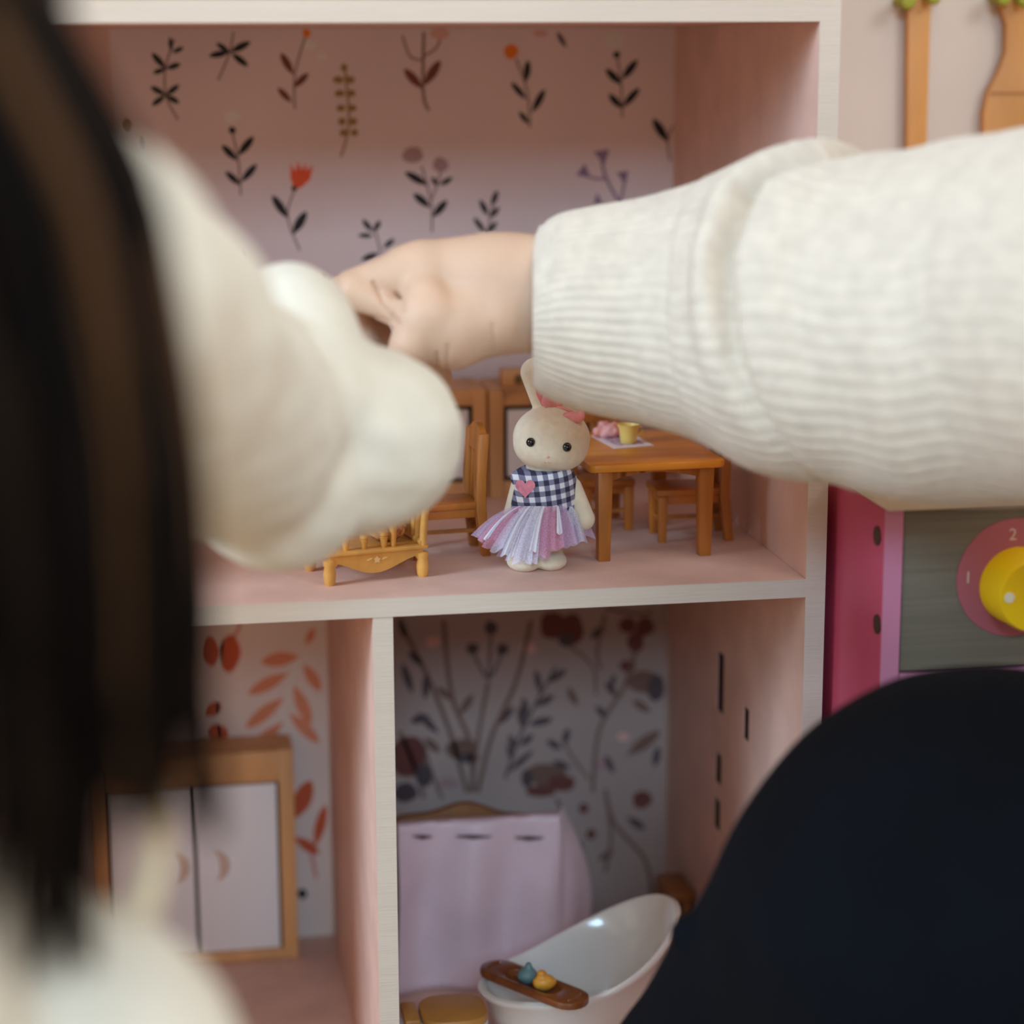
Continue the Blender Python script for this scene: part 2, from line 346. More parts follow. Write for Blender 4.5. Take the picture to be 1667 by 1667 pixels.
up = [
 [(St,'s',[(290,195),(271,158),(269,112),(284,64)]),(L,'g',(270,155),(245,141),10),(L,'g',(270,155),(292,138),10),(L,'g',(270,155),(247,172),10),(L,'g',(270,155),(292,168),10),(L,'g',(270,112),(247,86),11),(L,'g',(270,112),(294,104),10),(L,'g',(270,112),(249,119),9),(L,'g',(279,84),(277,60),8),(L,'g',(280,86),(299,77),8)],
 [(St,'s',[(380,52),(374,85),(355,131)]),(L,'k',(374,85),(340,91),11),(L,'k',(374,85),(408,68),12),(L,'k',(376,86),(404,108),11),(L,'k',(374,85),(352,70),9)],
 [(St,'s',[(497,60),(480,120),(480,178)]),(Dt,'o',(499,54),7),(L,'r',(478,122),(457,86),13),(L,'r',(478,143),(502,119),12),(L,'r',(475,167),(452,143),11)],
 [(St,'f',[(561,107),(568,200),(555,255)],4),(Dt,'f',(560,110),6)]+[(Dt,'f',(560+2*i+sx*9,y),9-i*0.7,6) for i,y in enumerate((130,152,176,198,216)) for sx in (-1,1)],
 [(St,'s',[(698,180),(689,150),(690,52)],5),(St,'r',[(689,98),(668,92),(655,58)],3),(St,'r',[(690,92),(710,78),(718,60)],3),(L,'r',(688,145),(658,112),15),(L,'r',(690,140),(717,98),16),(Dt,'q',(716,54),16,10)],
 [(Dt,'o',(832,84),12),(St,'s',[(840,95),(858,148),(863,208)]),(L,'g',(856,134),(860,98),12),(L,'k',(857,162),(832,134),10),(L,'k',(866,184),(887,145),12),(L,'g',(861,202),(845,182),9)],
 [(St,'s',[(1005,93),(1011,135),(1013,192)]),(Dt,'k',(1004,89),6),(Dt,'w',(1000,64),17,14),(L,'k',(1012,138),(986,112),13),(L,'k',(1012,130),(1038,97),13),(L,'k',(1013,177),(991,153),12),(L,'k',(1013,175),(1041,143),12)],
 [(St,'s',[(1091,262),(1087,228),(1096,205)]),(L,'k',(1088,232),(1063,193),15)],
 [(St,'s',[(378,214),(388,262),(392,318)]),(Dt,'k',(378,212),6),(Dt,'w',(378,190),13,10),(L,'k',(387,262),(361,236),12),(L,'k',(387,254),(413,222),13),(L,'k',(392,302),(367,279),11),(L,'k',(392,297),(418,267),12)],
 [('P','t',[(473,266),(481,279),(485,262),(491,277),(498,264),(499,278),(510,268),(505,292),(490,306),(478,305),(473,290)]),(Dt,'k',(479,307),5),(St,'s',[(480,308),(468,352),(488,408)]),(L,'k',(469,356),(443,318),14),(L,'k',(476,382),(499,344),15)],
 [(St,'s',[(703,378),(702,330),(686,270)]),(St,'s',[(702,325),(712,300),(717,280)]),(L,'k',(697,302),(659,280),13),(L,'k',(715,302),(737,289),9),(L,'k',(712,303),(703,288),8),(L,'k',(701,338),(673,315),13),(L,'k',(704,354),(728,326),13),(Dt,'p',(672,252),17,14),(Dt,'p',(717,268),13,12)],
 [(St,'s',[(620,412),(612,380),(608,372)]),(L,'k',(607,378),(590,357),9),(L,'k',(608,378),(619,359),9),(L,'k',(608,384),(583,383),8),(L,'k',(624,404),(642,389),9),(L,'k',(618,412),(588,423),10)],
 [(St,'s',[(792,392),(796,365),(806,316)]),(L,'k',(795,352),(781,325),10),(L,'k',(800,336),(810,310),10),(L,'k',(796,356),(813,337),9),(L,'k',(791,380),(771,354),9),(L,'k',(793,380),(809,361),9),(L,'k',(790,396),(768,386),7),(L,'k',(792,396),(806,386),7)],
 [(St,'l',[(1011,335),(986,288),(979,254)],5),(St,'l',[(984,291),(965,290),(948,280)],4),(St,'l',[(1010,330),(1015,305),(1018,285)],4),('P','l',[(966,247),(992,243),(984,268)]),('P','l',[(938,285),(952,266),(962,290)]),('P','l',[(1004,281),(1023,278),(1018,302)]),('P','l',[(966,332),(972,314),(982,332)])],
 [(L,'v',(922,78),(907,52),9),(Dt,'q',(880,54),12,5)],
 [(Dt,'f',(205,205),8,11)],[(L,'r',(231,247),(229,222),8)],
 [(St,'s',[(398,440),(396,418)]),(L,'v',(397,424),(392,408),6)],
 [(Dt,'w',(505,74),10,8),(Dt,'w',(524,92),8,6)],
 [(St,'s',[(520,455),(524,470)]),(L,'v',(522,460),(528,446),7)],
]
for i, it in enumerate(up): printed(wp[0], it)
low = [
 [(St,'b',[(760,1290),(735,1200),(700,1110),(655,1020)],7),(St,'b',[(770,1290),(765,1210),(735,1130),(722,1010)],7),(St,'b',[(778,1290),(800,1200),(840,1110),(865,1010)],7),(St,'b',[(766,1290),(780,1190),(795,1110)],6)],
 [(Dt,'v',(799,1022),11),(Dt,'v',(769,1056),10),(Dt,'v',(818,1057),10),(St,'v',[(799,1030),(797,1080),(795,1105)],4),(St,'v',[(770,1062),(784,1090),(795,1105)],4),(St,'v',[(817,1064),(806,1090),(796,1105)],4)],
 [(Dt,'e',(900,1018),22,24),(Dt,'e',(930,1025),20,28),(Dt,'v',(922,1042),13,12),(St,'b',[(925,1050),(965,1085),(970,1130)],4)],
 [(Dt,'e',(1022,1018),14),(Dt,'e',(1050,1020),15),(Dt,'e',(1035,1045),14,17),(St,'b',[(1035,1060),(1015,1120),(975,1190),(965,1290)],6)],
 [(St,'v',[(822,1268),(850,1190),(905,1085)],4)]+[(L,'v',a,b,w) for a,b,w in [((838,1222),(830,1196),11),((845,1215),(868,1196),11),((852,1188),(846,1150),12),((860,1180),(900,1170),13),((858,1170),(852,1135),11),((872,1150),(902,1132),12),((880,1130),(872,1090),11),((890,1112),(922,1090),12),((835,1240),(826,1212),9),((826,1258),(868,1222),10)]],
 [(Dt,'e',(665,1232),30,36),(Dt,'v',(690,1262),14,20),(Dt,'v',(660,1290),20,16)],
 [(Dt,'b',(752,1220),26,18),(Dt,'v',(762,1234),18,8)],
 [(L,'v',(700,1165),(668,1175),14),(L,'v',(692,1140),(695,1095),13),(L,'v',(672,1130),(655,1080),13),(L,'v',(715,1195),(680,1160),13)],
 [(Dt,'b',(890,1262),34,20),(Dt,'e',(915,1275),22,14),(Dt,'v',(858,1268),9,16),(Dt,'e',(880,1288),24,10)],
 [(L,'v',(915,1220),(890,1205),12),(L,'v',(918,1215),(925,1185),12),(L,'v',(930,1250),(900,1240),11),(St,'b',[(960,1270),(930,1230),(915,1200)],4)],
 [(Dt,'b',(1050,1110),30,18),(Dt,'v',(1068,1120),14,22),(Dt,'e',(1022,1085),13,10)],
 [(L,'v',(1005,1135),(985,1110),11),(L,'v',(990,1170),(970,1150),12),(L,'v',(995,1120),(1000,1098),9),(L,'b',(1020,1230),(1075,1190),20),(L,'v',(1000,1260),(985,1230),11)],
 [(Dt,'e',(1045,1302),16,15),(Dt,'e',(950,1316),8,8),(Dt,'e',(962,1358),8,9),(St,'b',[(985,1285),(1000,1340),(1050,1400),(1062,1460)],6),(St,'b',[(985,1290),(995,1360),(985,1420)],5)],
 [(St,'b',[(1062,995),(1040,1000),(985,990)],5),(St,'b',[(985,1000),(972,1060),(978,1090)],5)],
]
low += [
 [(L,'v',(660,1040),(650,1005),12),(L,'v',(690,1085),(664,1060),12),(L,'b',(735,1140),(712,1118),12),(L,'b',(748,1165),(770,1130),13),(L,'v',(812,1180),(836,1150),12),(L,'b',(690,1200),(716,1225),14)],
 [(L,'v',(960,1040),(985,1020),12),(L,'b',(1060,1160),(1030,1140),14),(L,'v',(1065,1250),(1072,1215),13),(L,'b',(940,1150),(925,1120),13),(L,'v',(1020,1330),(1050,1350),13),(L,'b',(1000,1385),(975,1400),12)],
 [(Dt,'q',(705,1045),12,9),(Dt,'q',(860,1055),13,10),(Dt,'p',(980,1245),14,10),(Dt,'q',(1015,1200),10,8),(Dt,'p',(730,1275),16,10)],
 [(St,'b',[(905,1300),(925,1340),(930,1390)],5),(L,'v',(925,1340),(905,1360),10),(L,'v',(928,1365),(950,1380),10),(St,'b',[(690,1300),(672,1240),(650,1190)],6),(St,'b',[(720,1300),(700,1250),(690,1210)],5)],
]
for it in low[:-4]: printed(wp[1], it)
for it in low[-4:]:
    for one in it: printed(wp[1], [one], 'printed_leaf')
lf = [
 [(St,'w',[(462,1230),(462,1150),(492,1060)],6)]+[(L,'c',a,b,w) for a,b,w in [((488,1068),(425,1078),24),((470,1095),(404,1130),22),((463,1135),(400,1185),22),((494,1080),(522,1125),20),((478,1115),(506,1180),22),((470,1160),(520,1210),20),((462,1175),(405,1225),20),((498,1050),(512,1022),14)]],
 [(Dt,'d',(373,1064),18,30),(St,'d',[(378,1040),(390,1020),(388,1008)],4),(Dt,'d',(340,1060),14,24)],
 [(L,'d',(330,1165),(358,1145),22)],[(Dt,'d',(352,1192),18,13)],[(St,'w',[(365,1240),(352,1160),(362,1020)],5)],
 [(L,'d',(478,1335),(506,1270),30),(L,'d',(478,1362),(520,1390),18),(L,'d',(512,1380),(530,1310),18),(St,'d',[(515,1430),(505,1380)],4)],
 [(Dt,'k',(492,1455),8,8)],
]
for it in lf: printed(wp[2], it)

# ------------------------------------------------------------------ dining set in the upper room
def make_chair():
    t = thing('toy_chair', 'x', 'toy chair', group='toy dining chairs')
    obj('seat', M().hexa([(-1.35, -1.0, 1.95), (1.5, -1.15, 1.95), (1.5, 1.15, 1.95), (-1.35, 1.0, 1.95), (-1.35, -1.0, 2.25), (1.5, -1.15, 2.25), (1.5, 1.15, 2.25), (-1.35, 1.0, 2.25)]), WOOD, t, bev=0.08)
    obj('seat_rail', M().box(-1.2, 1.3, -0.95, -0.8, 1.6, 1.95).box(-1.2, 1.3, 0.8, 0.95, 1.6, 1.95).box(1.1, 1.28, -0.8, 0.8, 1.6, 1.95), WOOD, t, bev=0.03)
    for s in (-1, 1):
        y = 0.92*s
        obj('leg', M().hexa([(1.05, y-.17, 0), (1.35, y-.17, 0), (1.35, y+.17, 0), (1.05, y+.17, 0), (1.0, y-.2, 1.95), (1.4, y-.2, 1.95), (1.4, y+.2, 1.95), (1.0, y+.2, 1.95)]), WOOD, t, bev=0.03)
        y = 0.95*s; m = M(); prof = [(0, -1.62, .18), (1.9, -1.40, .22), (3.2, -1.42, .21), (5.0, -1.55, .2)]
        for (z0, x0, r0), (z1, x1, r1) in zip(prof, prof[1:]):
            m.hexa([(x0-r0, y-.17, z0), (x0+r0, y-.17, z0), (x0+r0, y+.17, z0), (x0-r0, y+.17, z0), (x1-r1, y-.17, z1), (x1+r1, y-.17, z1), (x1+r1, y+.17, z1), (x1-r1, y+.17, z1)])
        obj('back_post', m, WOOD, t, bev=0.03)
    m = M(); n = 10
    for i in range(n):
        y0 = -0.95+1.9*i/n; y1 = -0.95+1.9*(i+1)/n; h = lambda y: 5.0+0.35*math.cos(y/0.95*math.pi/2)
        m.hexa([(-1.62, y0, 4.25), (-1.38, y0, 4.25), (-1.38, y1, 4.25), (-1.62, y1, 4.25), (-1.70, y0, h(y0)), (-1.45, y0, h(y0)), (-1.45, y1, h(y1)), (-1.70, y1, h(y1))])
    obj('top_rail', m, WOOD, t)
    for y in (-0.45, 0, 0.45):
        obj('slat', M().hexa([(-1.5, y-.11, 2.2), (-1.36, y-.11, 2.2), (-1.36, y+.11, 2.2), (-1.5, y+.11, 2.2), (-1.56, y-.11, 4.3), (-1.44, y-.11, 4.3), (-1.44, y+.11, 4.3), (-1.56, y+.11, 4.3)]), WOOD, t, bev=0.02)
    obj('stretcher', M().box(-1.45, 1.2, -0.08, 0.08, 0.8, 0.95).box(1.1, 1.25, -0.92, 0.92, 0.8, 0.95).box(-1.65, -1.5, -0.92, 0.92, 0.8, 0.95), WOOD, t)
    return t
ch = make_chair()
ch.location = Vector((-1.25*S, 6.9*S, 0)); ch.rotation_euler = (0, 0, math.pi+0.10)
ch['label'] = 'brown toy chair standing left of the rabbit doll, half behind the cream sleeve'
dup(ch, (9.25, 8.0, 0), math.pi-0.03, 'brown toy chair tucked under the right end of the toy table')
dup(ch, (6.25, 10.9, 0), -math.pi/2, 'brown toy chair at the far side of the toy table')

tb = thing('toy_table', 'brown wooden toy dining table with square legs beside the rabbit doll', 'toy table', (6.9, 7.9, 0))
def rrect(x0, x1, y0, y1, r, n=5):
    out = []
    for cx, cy, a0 in ((x1-r, y1-r, 0), (x0+r, y1-r, 90), (x0+r, y0+r, 180), (x1-r, y0+r, 270)):
        out += [(cx+r*math.cos(math.radians(a0+90*i/n)), cy+r*math.sin(math.radians(a0+90*i/n))) for i in range(n+1)]
    return out
ta = 0.05
def trot(x, y, z):   # table is turned a little
    dx, dy = x-6.9, y-7.9; return (6.9+dx*math.cos(ta)-dy*math.sin(ta), 7.9+dx*math.sin(ta)+dy*math.cos(ta), z)
TZ = 3.98
obj('table_top', M().prism(rrect(4.1, 9.75, 4.05, 11.5, 0.35), trot, TZ-0.34, TZ), mat('toy_table_wood', (236, 154, 48), 0.4, var=0.14, scale=70, stretch=(0.2, 1, 1), bump=0.1, bscale=600), tb, bev=0.1)
for x in (4.78, 8.98):
    for y in (4.5, 11.0):
        m = M(); c = [trot(x+a, y+b, 0) for a, b in ((-.24, -.24), (.24, -.24), (.24, .24), (-.24, .24))]; e = [trot(x+a, y+b, TZ-0.34) for a, b in ((-.31, -.31), (.31, -.31), (.31, .31), (-.31, .31))]
        obj('leg', m.hexa(c+e), WOOD, tb, bev=0.04)
def apron(axis, fixed, a, b):
    m = M(); n = 14
    for i in range(n):
        u0 = a+(b-a)*i/n; u1 = a+(b-a)*(i+1)/n
        zb = lambda u: TZ-0.72+0.28*math.cos(((u-a)/(b-a)-0.5)*math.pi)**1
        P = lambda u, d, z: trot(u, fixed+d, z) if axis == 0 else trot(fixed+d, u, z)
        m.hexa([P(u0, -.1, zb(u0)), P(u1, -.1, zb(u1)), P(u1, .1, zb(u1)), P(u0, .1, zb(u0)), P(u0, -.1, TZ-.33), P(u1, -.1, TZ-.33), P(u1, .1, TZ-.33), P(u0, .1, TZ-.33)])
    obj('apron', m, WOOD, tb)
apron(0, 4.5, 5.05, 8.7); apron(0, 11.0, 5.05, 8.7); apron(1, 4.78, 4.8, 10.7); apron(1, 8.98, 4.8, 10.7)

pm = [onp(x, y, 2, TZ) for x, y in ((962, 710), (1001, 731), (1064, 726), (1022, 703))]
m = M(); m.hexa([p+np.array([0, 0, .003]) for p in pm]+[p+np.array([0, 0, .03]) for p in pm])
o = thing('placemat', 'white and lilac paper placemat under the yellow toy cup', 'placemat', np.mean(pm, 0))
obj('mat_sheet', m, mat('placemat_paper', (238, 226, 228), 0.7), o)
q = [np.mean(pm, 0)+(p-np.mean(pm, 0))*0.72 for p in pm]
obj('mat_print', M().hexa([p+np.array([0, 0, .03]) for p in q]+[p+np.array([0, 0, .034]) for p in q]), mat('placemat_print', (206, 178, 196), 0.7, var=0.25, scale=700), o)
cb = onp(1023, 721, 2, TZ+.035)
cup = thing('toy_cup', 'pale yellow toy cup standing on the placemat', 'toy cup', cb)
CY = mat('cup_yellow', (240, 212, 118), 0.4)
obj('cup_body', M().lathe([(0.30, 0), (0.33, 0.03), (0.36, 0.3), (0.41, 0.62), (0.47, 0.74), (0.49, 0.8), (0.44, 0.8), (0.38, 0.62), (0.33, 0.3), (0.28, 0.08)], cb, 24), CY, cup)
obj('handle', M().tube([cb+np.array(p) for p in ((.38, 0, .66), (.55, -.02, .66), (.6, -.02, .5), (.52, -.01, .34), (.36, 0, .3))], 0.05, 8), CY, cup)
nb = onp(990, 712, 2, TZ+.035)
def napkin(P):
    d = ell(P, nb+np.array([0, .15, .22]), (0.62, 0.5, 0.26))
    for i, (x, y, z, r) in enumerate(((-.42, .0, .26, .24), (.1, -.05, .3, .3), (.5, .1, .26, .22), (-.1, .3, .42, .26), (.32, .35, .38, .22))): d = smin(d, np.linalg.norm(P-nb-np.array([x, y, z]), axis=1)-r, 0.08)
    d = d+0.05*fbm(P, 6, 3)
    return np.maximum(d, nb[2]+0.0-P[:, 2])
o = obj('toy_flower_cake', nets(napkin, nb-np.array([1.2, 1, .1]), nb+np.array([1.2, 1.2, 1.0]), 0.045), mat('peach_pink', (240, 164, 150), 0.7, var=0.15, scale=300, col2=(246, 190, 190)))
tag(o, 'ruffled peach pink toy cake on the placemat behind the yellow cup', 'toy food')

# ------------------------------------------------------------------ cabinets
def cabinet(name, label, x0, x1, y0, y1, z0, z1, fr, top, bot, npane, handles=False):
    t = thing(name, label, 'toy cabinet', ((x0+x1)/2, (y0+y1)/2, z0))
    m = M().box(x0, x0+fr, y0, y1, z0, z1).box(x1-fr, x1, y0, y1, z0, z1).box(x0+fr, x1-fr, y0, y1, z1-top, z1).box(x0+fr, x1-fr, y0, y1, z0, z0+bot)
    obj('frame', m, CABW, t, bev=0.04)
    obj('back_board', M().box(x0+fr, x1-fr, y0+0.35, y1-0.02, z0+bot, z1-top), BLACK, t)
    a, b, c, d = x0+fr, x1-fr, z0+bot, z1-top; w = (b-a)/npane; g = 0.2 if npane == 1 else 0.13
    for k in range(npane):
        p = obj('door', M().box(a+k*w+g, a+(k+1)*w-g*(0.3 if k < npane-1 else 1), y0+0.12, y0+0.34, c+(0.05 if npane > 1 else g), d-g), CABP, t, bev=0.03)
        if handles:
            hx = a+(k+1)*w-0.8 if k == 0 else a+k*w+1.1; hz = c+(d-c)*0.52
            mm = M(); pts = [(hx+0.75*math.sin(th)-0.45, hz+0.85*math.cos(th)) for th in np.linspace(0.35, math.pi-0.5, 9)]
            mm.tube([(x, y0+0.10, z) for x, z in pts], [0.02, .1, .17, .22, .24, .22, .17, .1, .02], 8, squash=0.6, upv=(1, 0, 0.01))
            obj('handle', mm, mat('handle_peach', (222, 192, 178), 0.5), p)
    return t
YC = 17.3
def cx(px, py): return at(px, py, YC)
zt = cx(850, 634)[2]; zb = 0.0
xa = cx(797, 720)[0]; xb = cx(985, 720)[0]
cabinet('toy_cabinet', 'light brown toy cabinet with a white pane, behind the rabbit doll', xa, xb, YC, YC+3.4, 0.0, zt, (cx(820, 720)[0]-xa), 0.75, 0.75, 1)
xc = cx(600, 720)[0]; xd = cx(793, 720)[0]
cabinet('toy_cabinet', 'light brown toy cabinet with a white pane, behind the chair and cream sleeve', xc, xd, YC+0.1, YC+3.5, 0.0, zt+0.05, 0.62, 0.75, 0.75, 1)
YB = 19.6
pa, pb = at(482, 1400, YB), at(150, 1400, YB)
cabinet('toy_wardrobe', 'wood framed toy wardrobe with two white doors in the lower left room', pb[0], pa[0], YB, D-0.1, ZL, at(440, 1222, YB)[2], 0.72, 1.55, 0.5, 2, True)
bx = at(832, 634, YC+1.5); zt2 = zt
o = thing('toy_box', 'tiny wooden box with dark latch on top of the toy cabinet', 'toy box', (bx[0], YC+1.5, zt2))
obj('box_body', M().box(bx[0]-.5, bx[0]+.5, YC+1.1, YC+1.9, zt2, zt2+.75), CABW, o, bev=0.04)
obj('latch', M().box(bx[0]+.1, bx[0]+.42, YC+1.0, YC+1.12, zt2+.12, zt2+.5), mat('latch_olive', (112, 92, 62), 0.5), o, bev=0.03)

# ------------------------------------------------------------------ honey coloured cot on the shelf
c0 = onp(537, 953, 2, 0); c1 = onp(688, 938, 2, 0)
cot = thing('toy_cot', 'honey yellow toy cot with a carved flower on its apron', 'toy cot', (c0+c1)/2)
ux = (c1-c0)/np.linalg.norm(c1-c0); uy = np.array([-ux[1], ux[0], 0]); LEN = np.linalg.norm(c1-c0)
def cl(u, d, z): return c0+ux*u+uy*d+np.array([0, 0, z])
DPT = 2.6
for u in (0, LEN):
    for d in (0, DPT):
        obj('leg', M().lathe([(.17, 0), (.22, .1), (.25, .45), (.20, .72), (.24, .8), (.24, .95), (.16, 1.0)], cl(u, d, 0), 16), WOODL, cot)
m = M(); n = 24
zlow = lambda s: 0.62-0.28*math.cos((s-0.48)*2*math.pi*0.95) if 0.06 < s < 0.95 else 0.62
for i in range(n):
    s0 = i/n; s1 = (i+1)/n
    for d0 in (-0.08, DPT-0.08):
        m.hexa([cl(LEN*s0, d0, zlow(s0)), cl(LEN*s1, d0, zlow(s1)), cl(LEN*s1, d0+.16, zlow(s1)), cl(LEN*s0, d0+.16, zlow(s0)), cl(LEN*s0, d0, 1.15), cl(LEN*s1, d0, 1.15), cl(LEN*s1, d0+.16, 1.15), cl(LEN*s0, d0+.16, 1.15)])
apr = obj('apron', m, WOODL, cot)
m = M(); cc = (LEN*0.5, 0.86)
m.prism([(0.15*math.sin(a)*(1 if i % 2 == 0 else 0.6), 0.15*math.cos(a)*(1 if i % 2 == 0 else 0.6)) for i, a in enumerate(np.linspace(0, 2*math.pi, 11)[:-1])], lambda u, w, t: cl(cc[0]+u, t, cc[1]+w), -.13, -.08)
for sgn in (-1, 1):
    m.prism([(0.3*sgn+0.13*math.cos(a)*0.95+0*a, 0.04+0.035*math.sin(a)+sgn*0.35*0.13*math.cos(a)*sgn) for a in np.linspace(0, 2*math.pi, 9)[:-1]], lambda u, w, t: cl(cc[0]+u, t, cc[1]+w), -.12, -.08)
obj('carved_flower', m, mat('carving_cream', (236, 198, 138), 0.5), apr)
m = M(); m.prism(rrect(-.2, LEN+.22, -.2, DPT+.2, 0.12), lambda u, w, t: cl(u, w, t), 1.13, 1.28)
obj('bed_board', m, WOODL, cot, bev=0.04)
for k, u in enumerate((0.12, 0.36, 0.62, 0.88)):
    h = (0.55, 0.55, 0.62, 1.5)[k]; x = 0.35+u*(LEN-0.7)
    if k == 3: x = 0.66*LEN
    obj('spindle', M().lathe([(.09, 0), (.11, .05), (.15, h*.55), (.17, h*.62), (.13, h*.66), (.17, h*.74), (.16, h), (.05, h+.03)], cl(x if k < 3 else 0.70*LEN, 0.15, 1.28), 14), WOODL, cot)
for k in range(6):
    d = -0.05+k*(DPT+0.1)/5
    m = M(); m.tube([cl(LEN+.02+0.32*t*t, d, 1.26+2.3*t) for t in np.linspace(0, 1, 8)], 0.15, 10)
    obj('end_rib', m, WOODL, cot)
m = M(); m.tube([cl(LEN+.34, d, 3.58) for d in (-0.2, DPT+0.2)], 0.2, 12); m.tube([cl(LEN, d, 1.36) for d in (-0.15, DPT+0.15)], 0.14, 12)
obj('end_rail', m, WOODL, cot)
pc = cl(LEN*0.72, 1.25, 1.75)
o = obj('toy_pillow', nets(lambda P: ell(P, pc, (0.8, 0.75, 0.5))+0.02*fbm(P, 4, 8), pc-1.1, pc+1.1, 0.07), mat('ladybird_cloth', (226, 178, 120), 0.8, scale=420, col2=(150, 60, 44)))
tag(o, 'small red and tan patterned pillow lying in the honey toy cot', 'toy pillow')

# ------------------------------------------------------------------ rabbit doll
DY = 3.9
base = onp(886, 922, 2, 0.0)
DY = float(base[1])
def dp(x, y, dy=0.0): return at(x, y, DY+dy)
K = 1/pxcm(dp(890, 800))
doll = thing('rabbit_doll', 'cream flocked rabbit doll in a gingham dress with a lilac tulle skirt', 'doll', base)
tilt = -0.13
rot = np.array([[math.cos(tilt), 0, -math.sin(tilt)], [0, 1, 0], [math.sin(tilt), 0, math.cos(tilt)]]).T
rot = np.array(Matrix.Rotation(0.13, 3, 'Y'))
hc = dp(898, 712, 0)
def rab(P):
    d = ell(P, hc+np.array([0, 0, -0.03]), (63*K, 50*K, 53*K), rot)
    d = smin(d, ell(P, dp(896, 732, -.2), (57*K, 44*K, 34*K), rot), 0.25)
    d = smin(d, ell(P, dp(893, 744, -1.0), (16*K, 8*K, 9*K)), 0.22)
    for a, b, w in (((888, 668, .25), (871, 606, .3), 0), ((925, 668, .3), (938, 605, .4), 0)):
        A, B = dp(*a), dp(*b); d2 = cone(P*np.array([1, 1.7, 1]), A*np.array([1, 1.7, 1]), B*np.array([1, 1.7, 1]), 18*K, 24*K); d = smin(d, d2/1.3, 0.12)
    t = cone(P, dp(890, 765, .1), dp(888, 838, .1), 34*K, 44*K); d = smin(d, t, 0.2)
    d = smin(d, cone(P, dp(932, 792, -.1), dp(950, 845, -.55), 15*K, 18.5*K), 0.06)
    d = smin(d, cone(P, dp(846, 792, .3), dp(836, 842, .9), 15*K, 18*K), 0.06)
    zf = base[2]+0.03
    for x in (852, 894):
        foot = onp(x, 920, 2, 0.0); hip = dp(x, 850, .15); an = np.array([hip[0], hip[1], 0.5])
        d = smin(d, cone(P, hip, an, 21*K, 22*K), 0.08); d = smin(d, ell(P, an+np.array([-.05, -.35, -.2]), (28*K, 38*K, 16*K)), 0.12)
    return np.maximum(d, 0.005-P[:, 2])
obj('body', nets(rab, base+np.array([-2.6, -2.2, -.2]), base+np.array([2.8, 2.8, 8.6]), 0.055), FLOCK, doll)
for x, y in ((864, 720), (923, 728)):
    e = dp(x, y, 0)
    # march from the camera onto the face
    d = ray(x, y); d /= np.linalg.norm(d); tt = np.linalg.norm(e-CAM)-3
    for _ in range(60):
        s = float(rab((CAM+d*tt)[None])[0]); tt += s*0.8
        if s < 0.005: break
    p = CAM+d*tt
    obj('eye', M().ball(p, (0.185, 0.17, 0.185), 16, 10), mat('eye_black', (8, 8, 9), 0.12, coat=0.5), doll)
def surf(x, y, lift=0.0):
    d = ray(x, y); d /= np.linalg.norm(d); tt = np.linalg.norm(dp(x, y)-CAM)-3.5
    for _ in range(80):
        s = float(rab((CAM+d*tt)[None])[0]); tt += s*0.8
        if s < 0.004: break
    return CAM+d*(tt-lift)
obj('nose', M().ball(surf(892, 744), (0.07, 0.05, 0.05), 10, 6), mat('nose_pink', (230, 184, 164), 0.7), doll)
obj('mouth', M().tube([surf(x, y) for x, y in ((886, 752), (889, 754), (892, 752), (895, 754), (898, 753))], 0.018, 6), mat('mouth_pink', (226, 186, 166), 0.7), doll)
PKR = mat('ribbon_pink', (236, 150, 150), 0.55, var=0.08, scale=200)
m = M(); pts = [surf(x, y, 0.01) for x, y in ((876, 622), (881, 640), (888, 658))]
m.tube(pts, [0.12, 0.2, 0.16], 10, squash=0.35, upv=(1, 0, 0)); obj('inner_ear', m, mat('inner_ear_pink', (222, 124, 124), 0.8), doll)
# bow: band over the head and two loops
m = M()
band = [surf(x, y, 0.03) for x, y in ((886, 662), (900, 660), (915, 664), (930, 671), (944, 684))]
m.tube(band, [0.16, .13, .12, .14, .2], 10, squash=0.5, upv=(0, 1, 0))
obj('ribbon_band', m, PKR, doll)
def blob(cs, k):
    def f(P):
        d = None
        for c, r in cs:
            e = ell(P, c, r); d = e if d is None else smin(d, e, k)
        return d+0.03*fbm(P, 5, 4)
    return f
b1 = surf(895, 654, .1); b2 = surf(936, 680, .12)
obj('bow', nets(blob([(b1, (.34, .22, .26)), (b1+np.array([-.12, 0, .16]), (.18, .16, .2)), (b1+np.array([.3, .0, -.06]), (.24, .16, .14))], .1), b1-1, b1+1, .05), PKR, doll)
obj('bow_tail', nets(blob([(b2, (.3, .16, .2)), (b2+np.array([.24, 0, .1]), (.14, .12, .22)), (b2+np.array([-.25, 0, .12]), (.25, .12, .12))], .1), b2-1, b2+1, .05), PKR, doll)
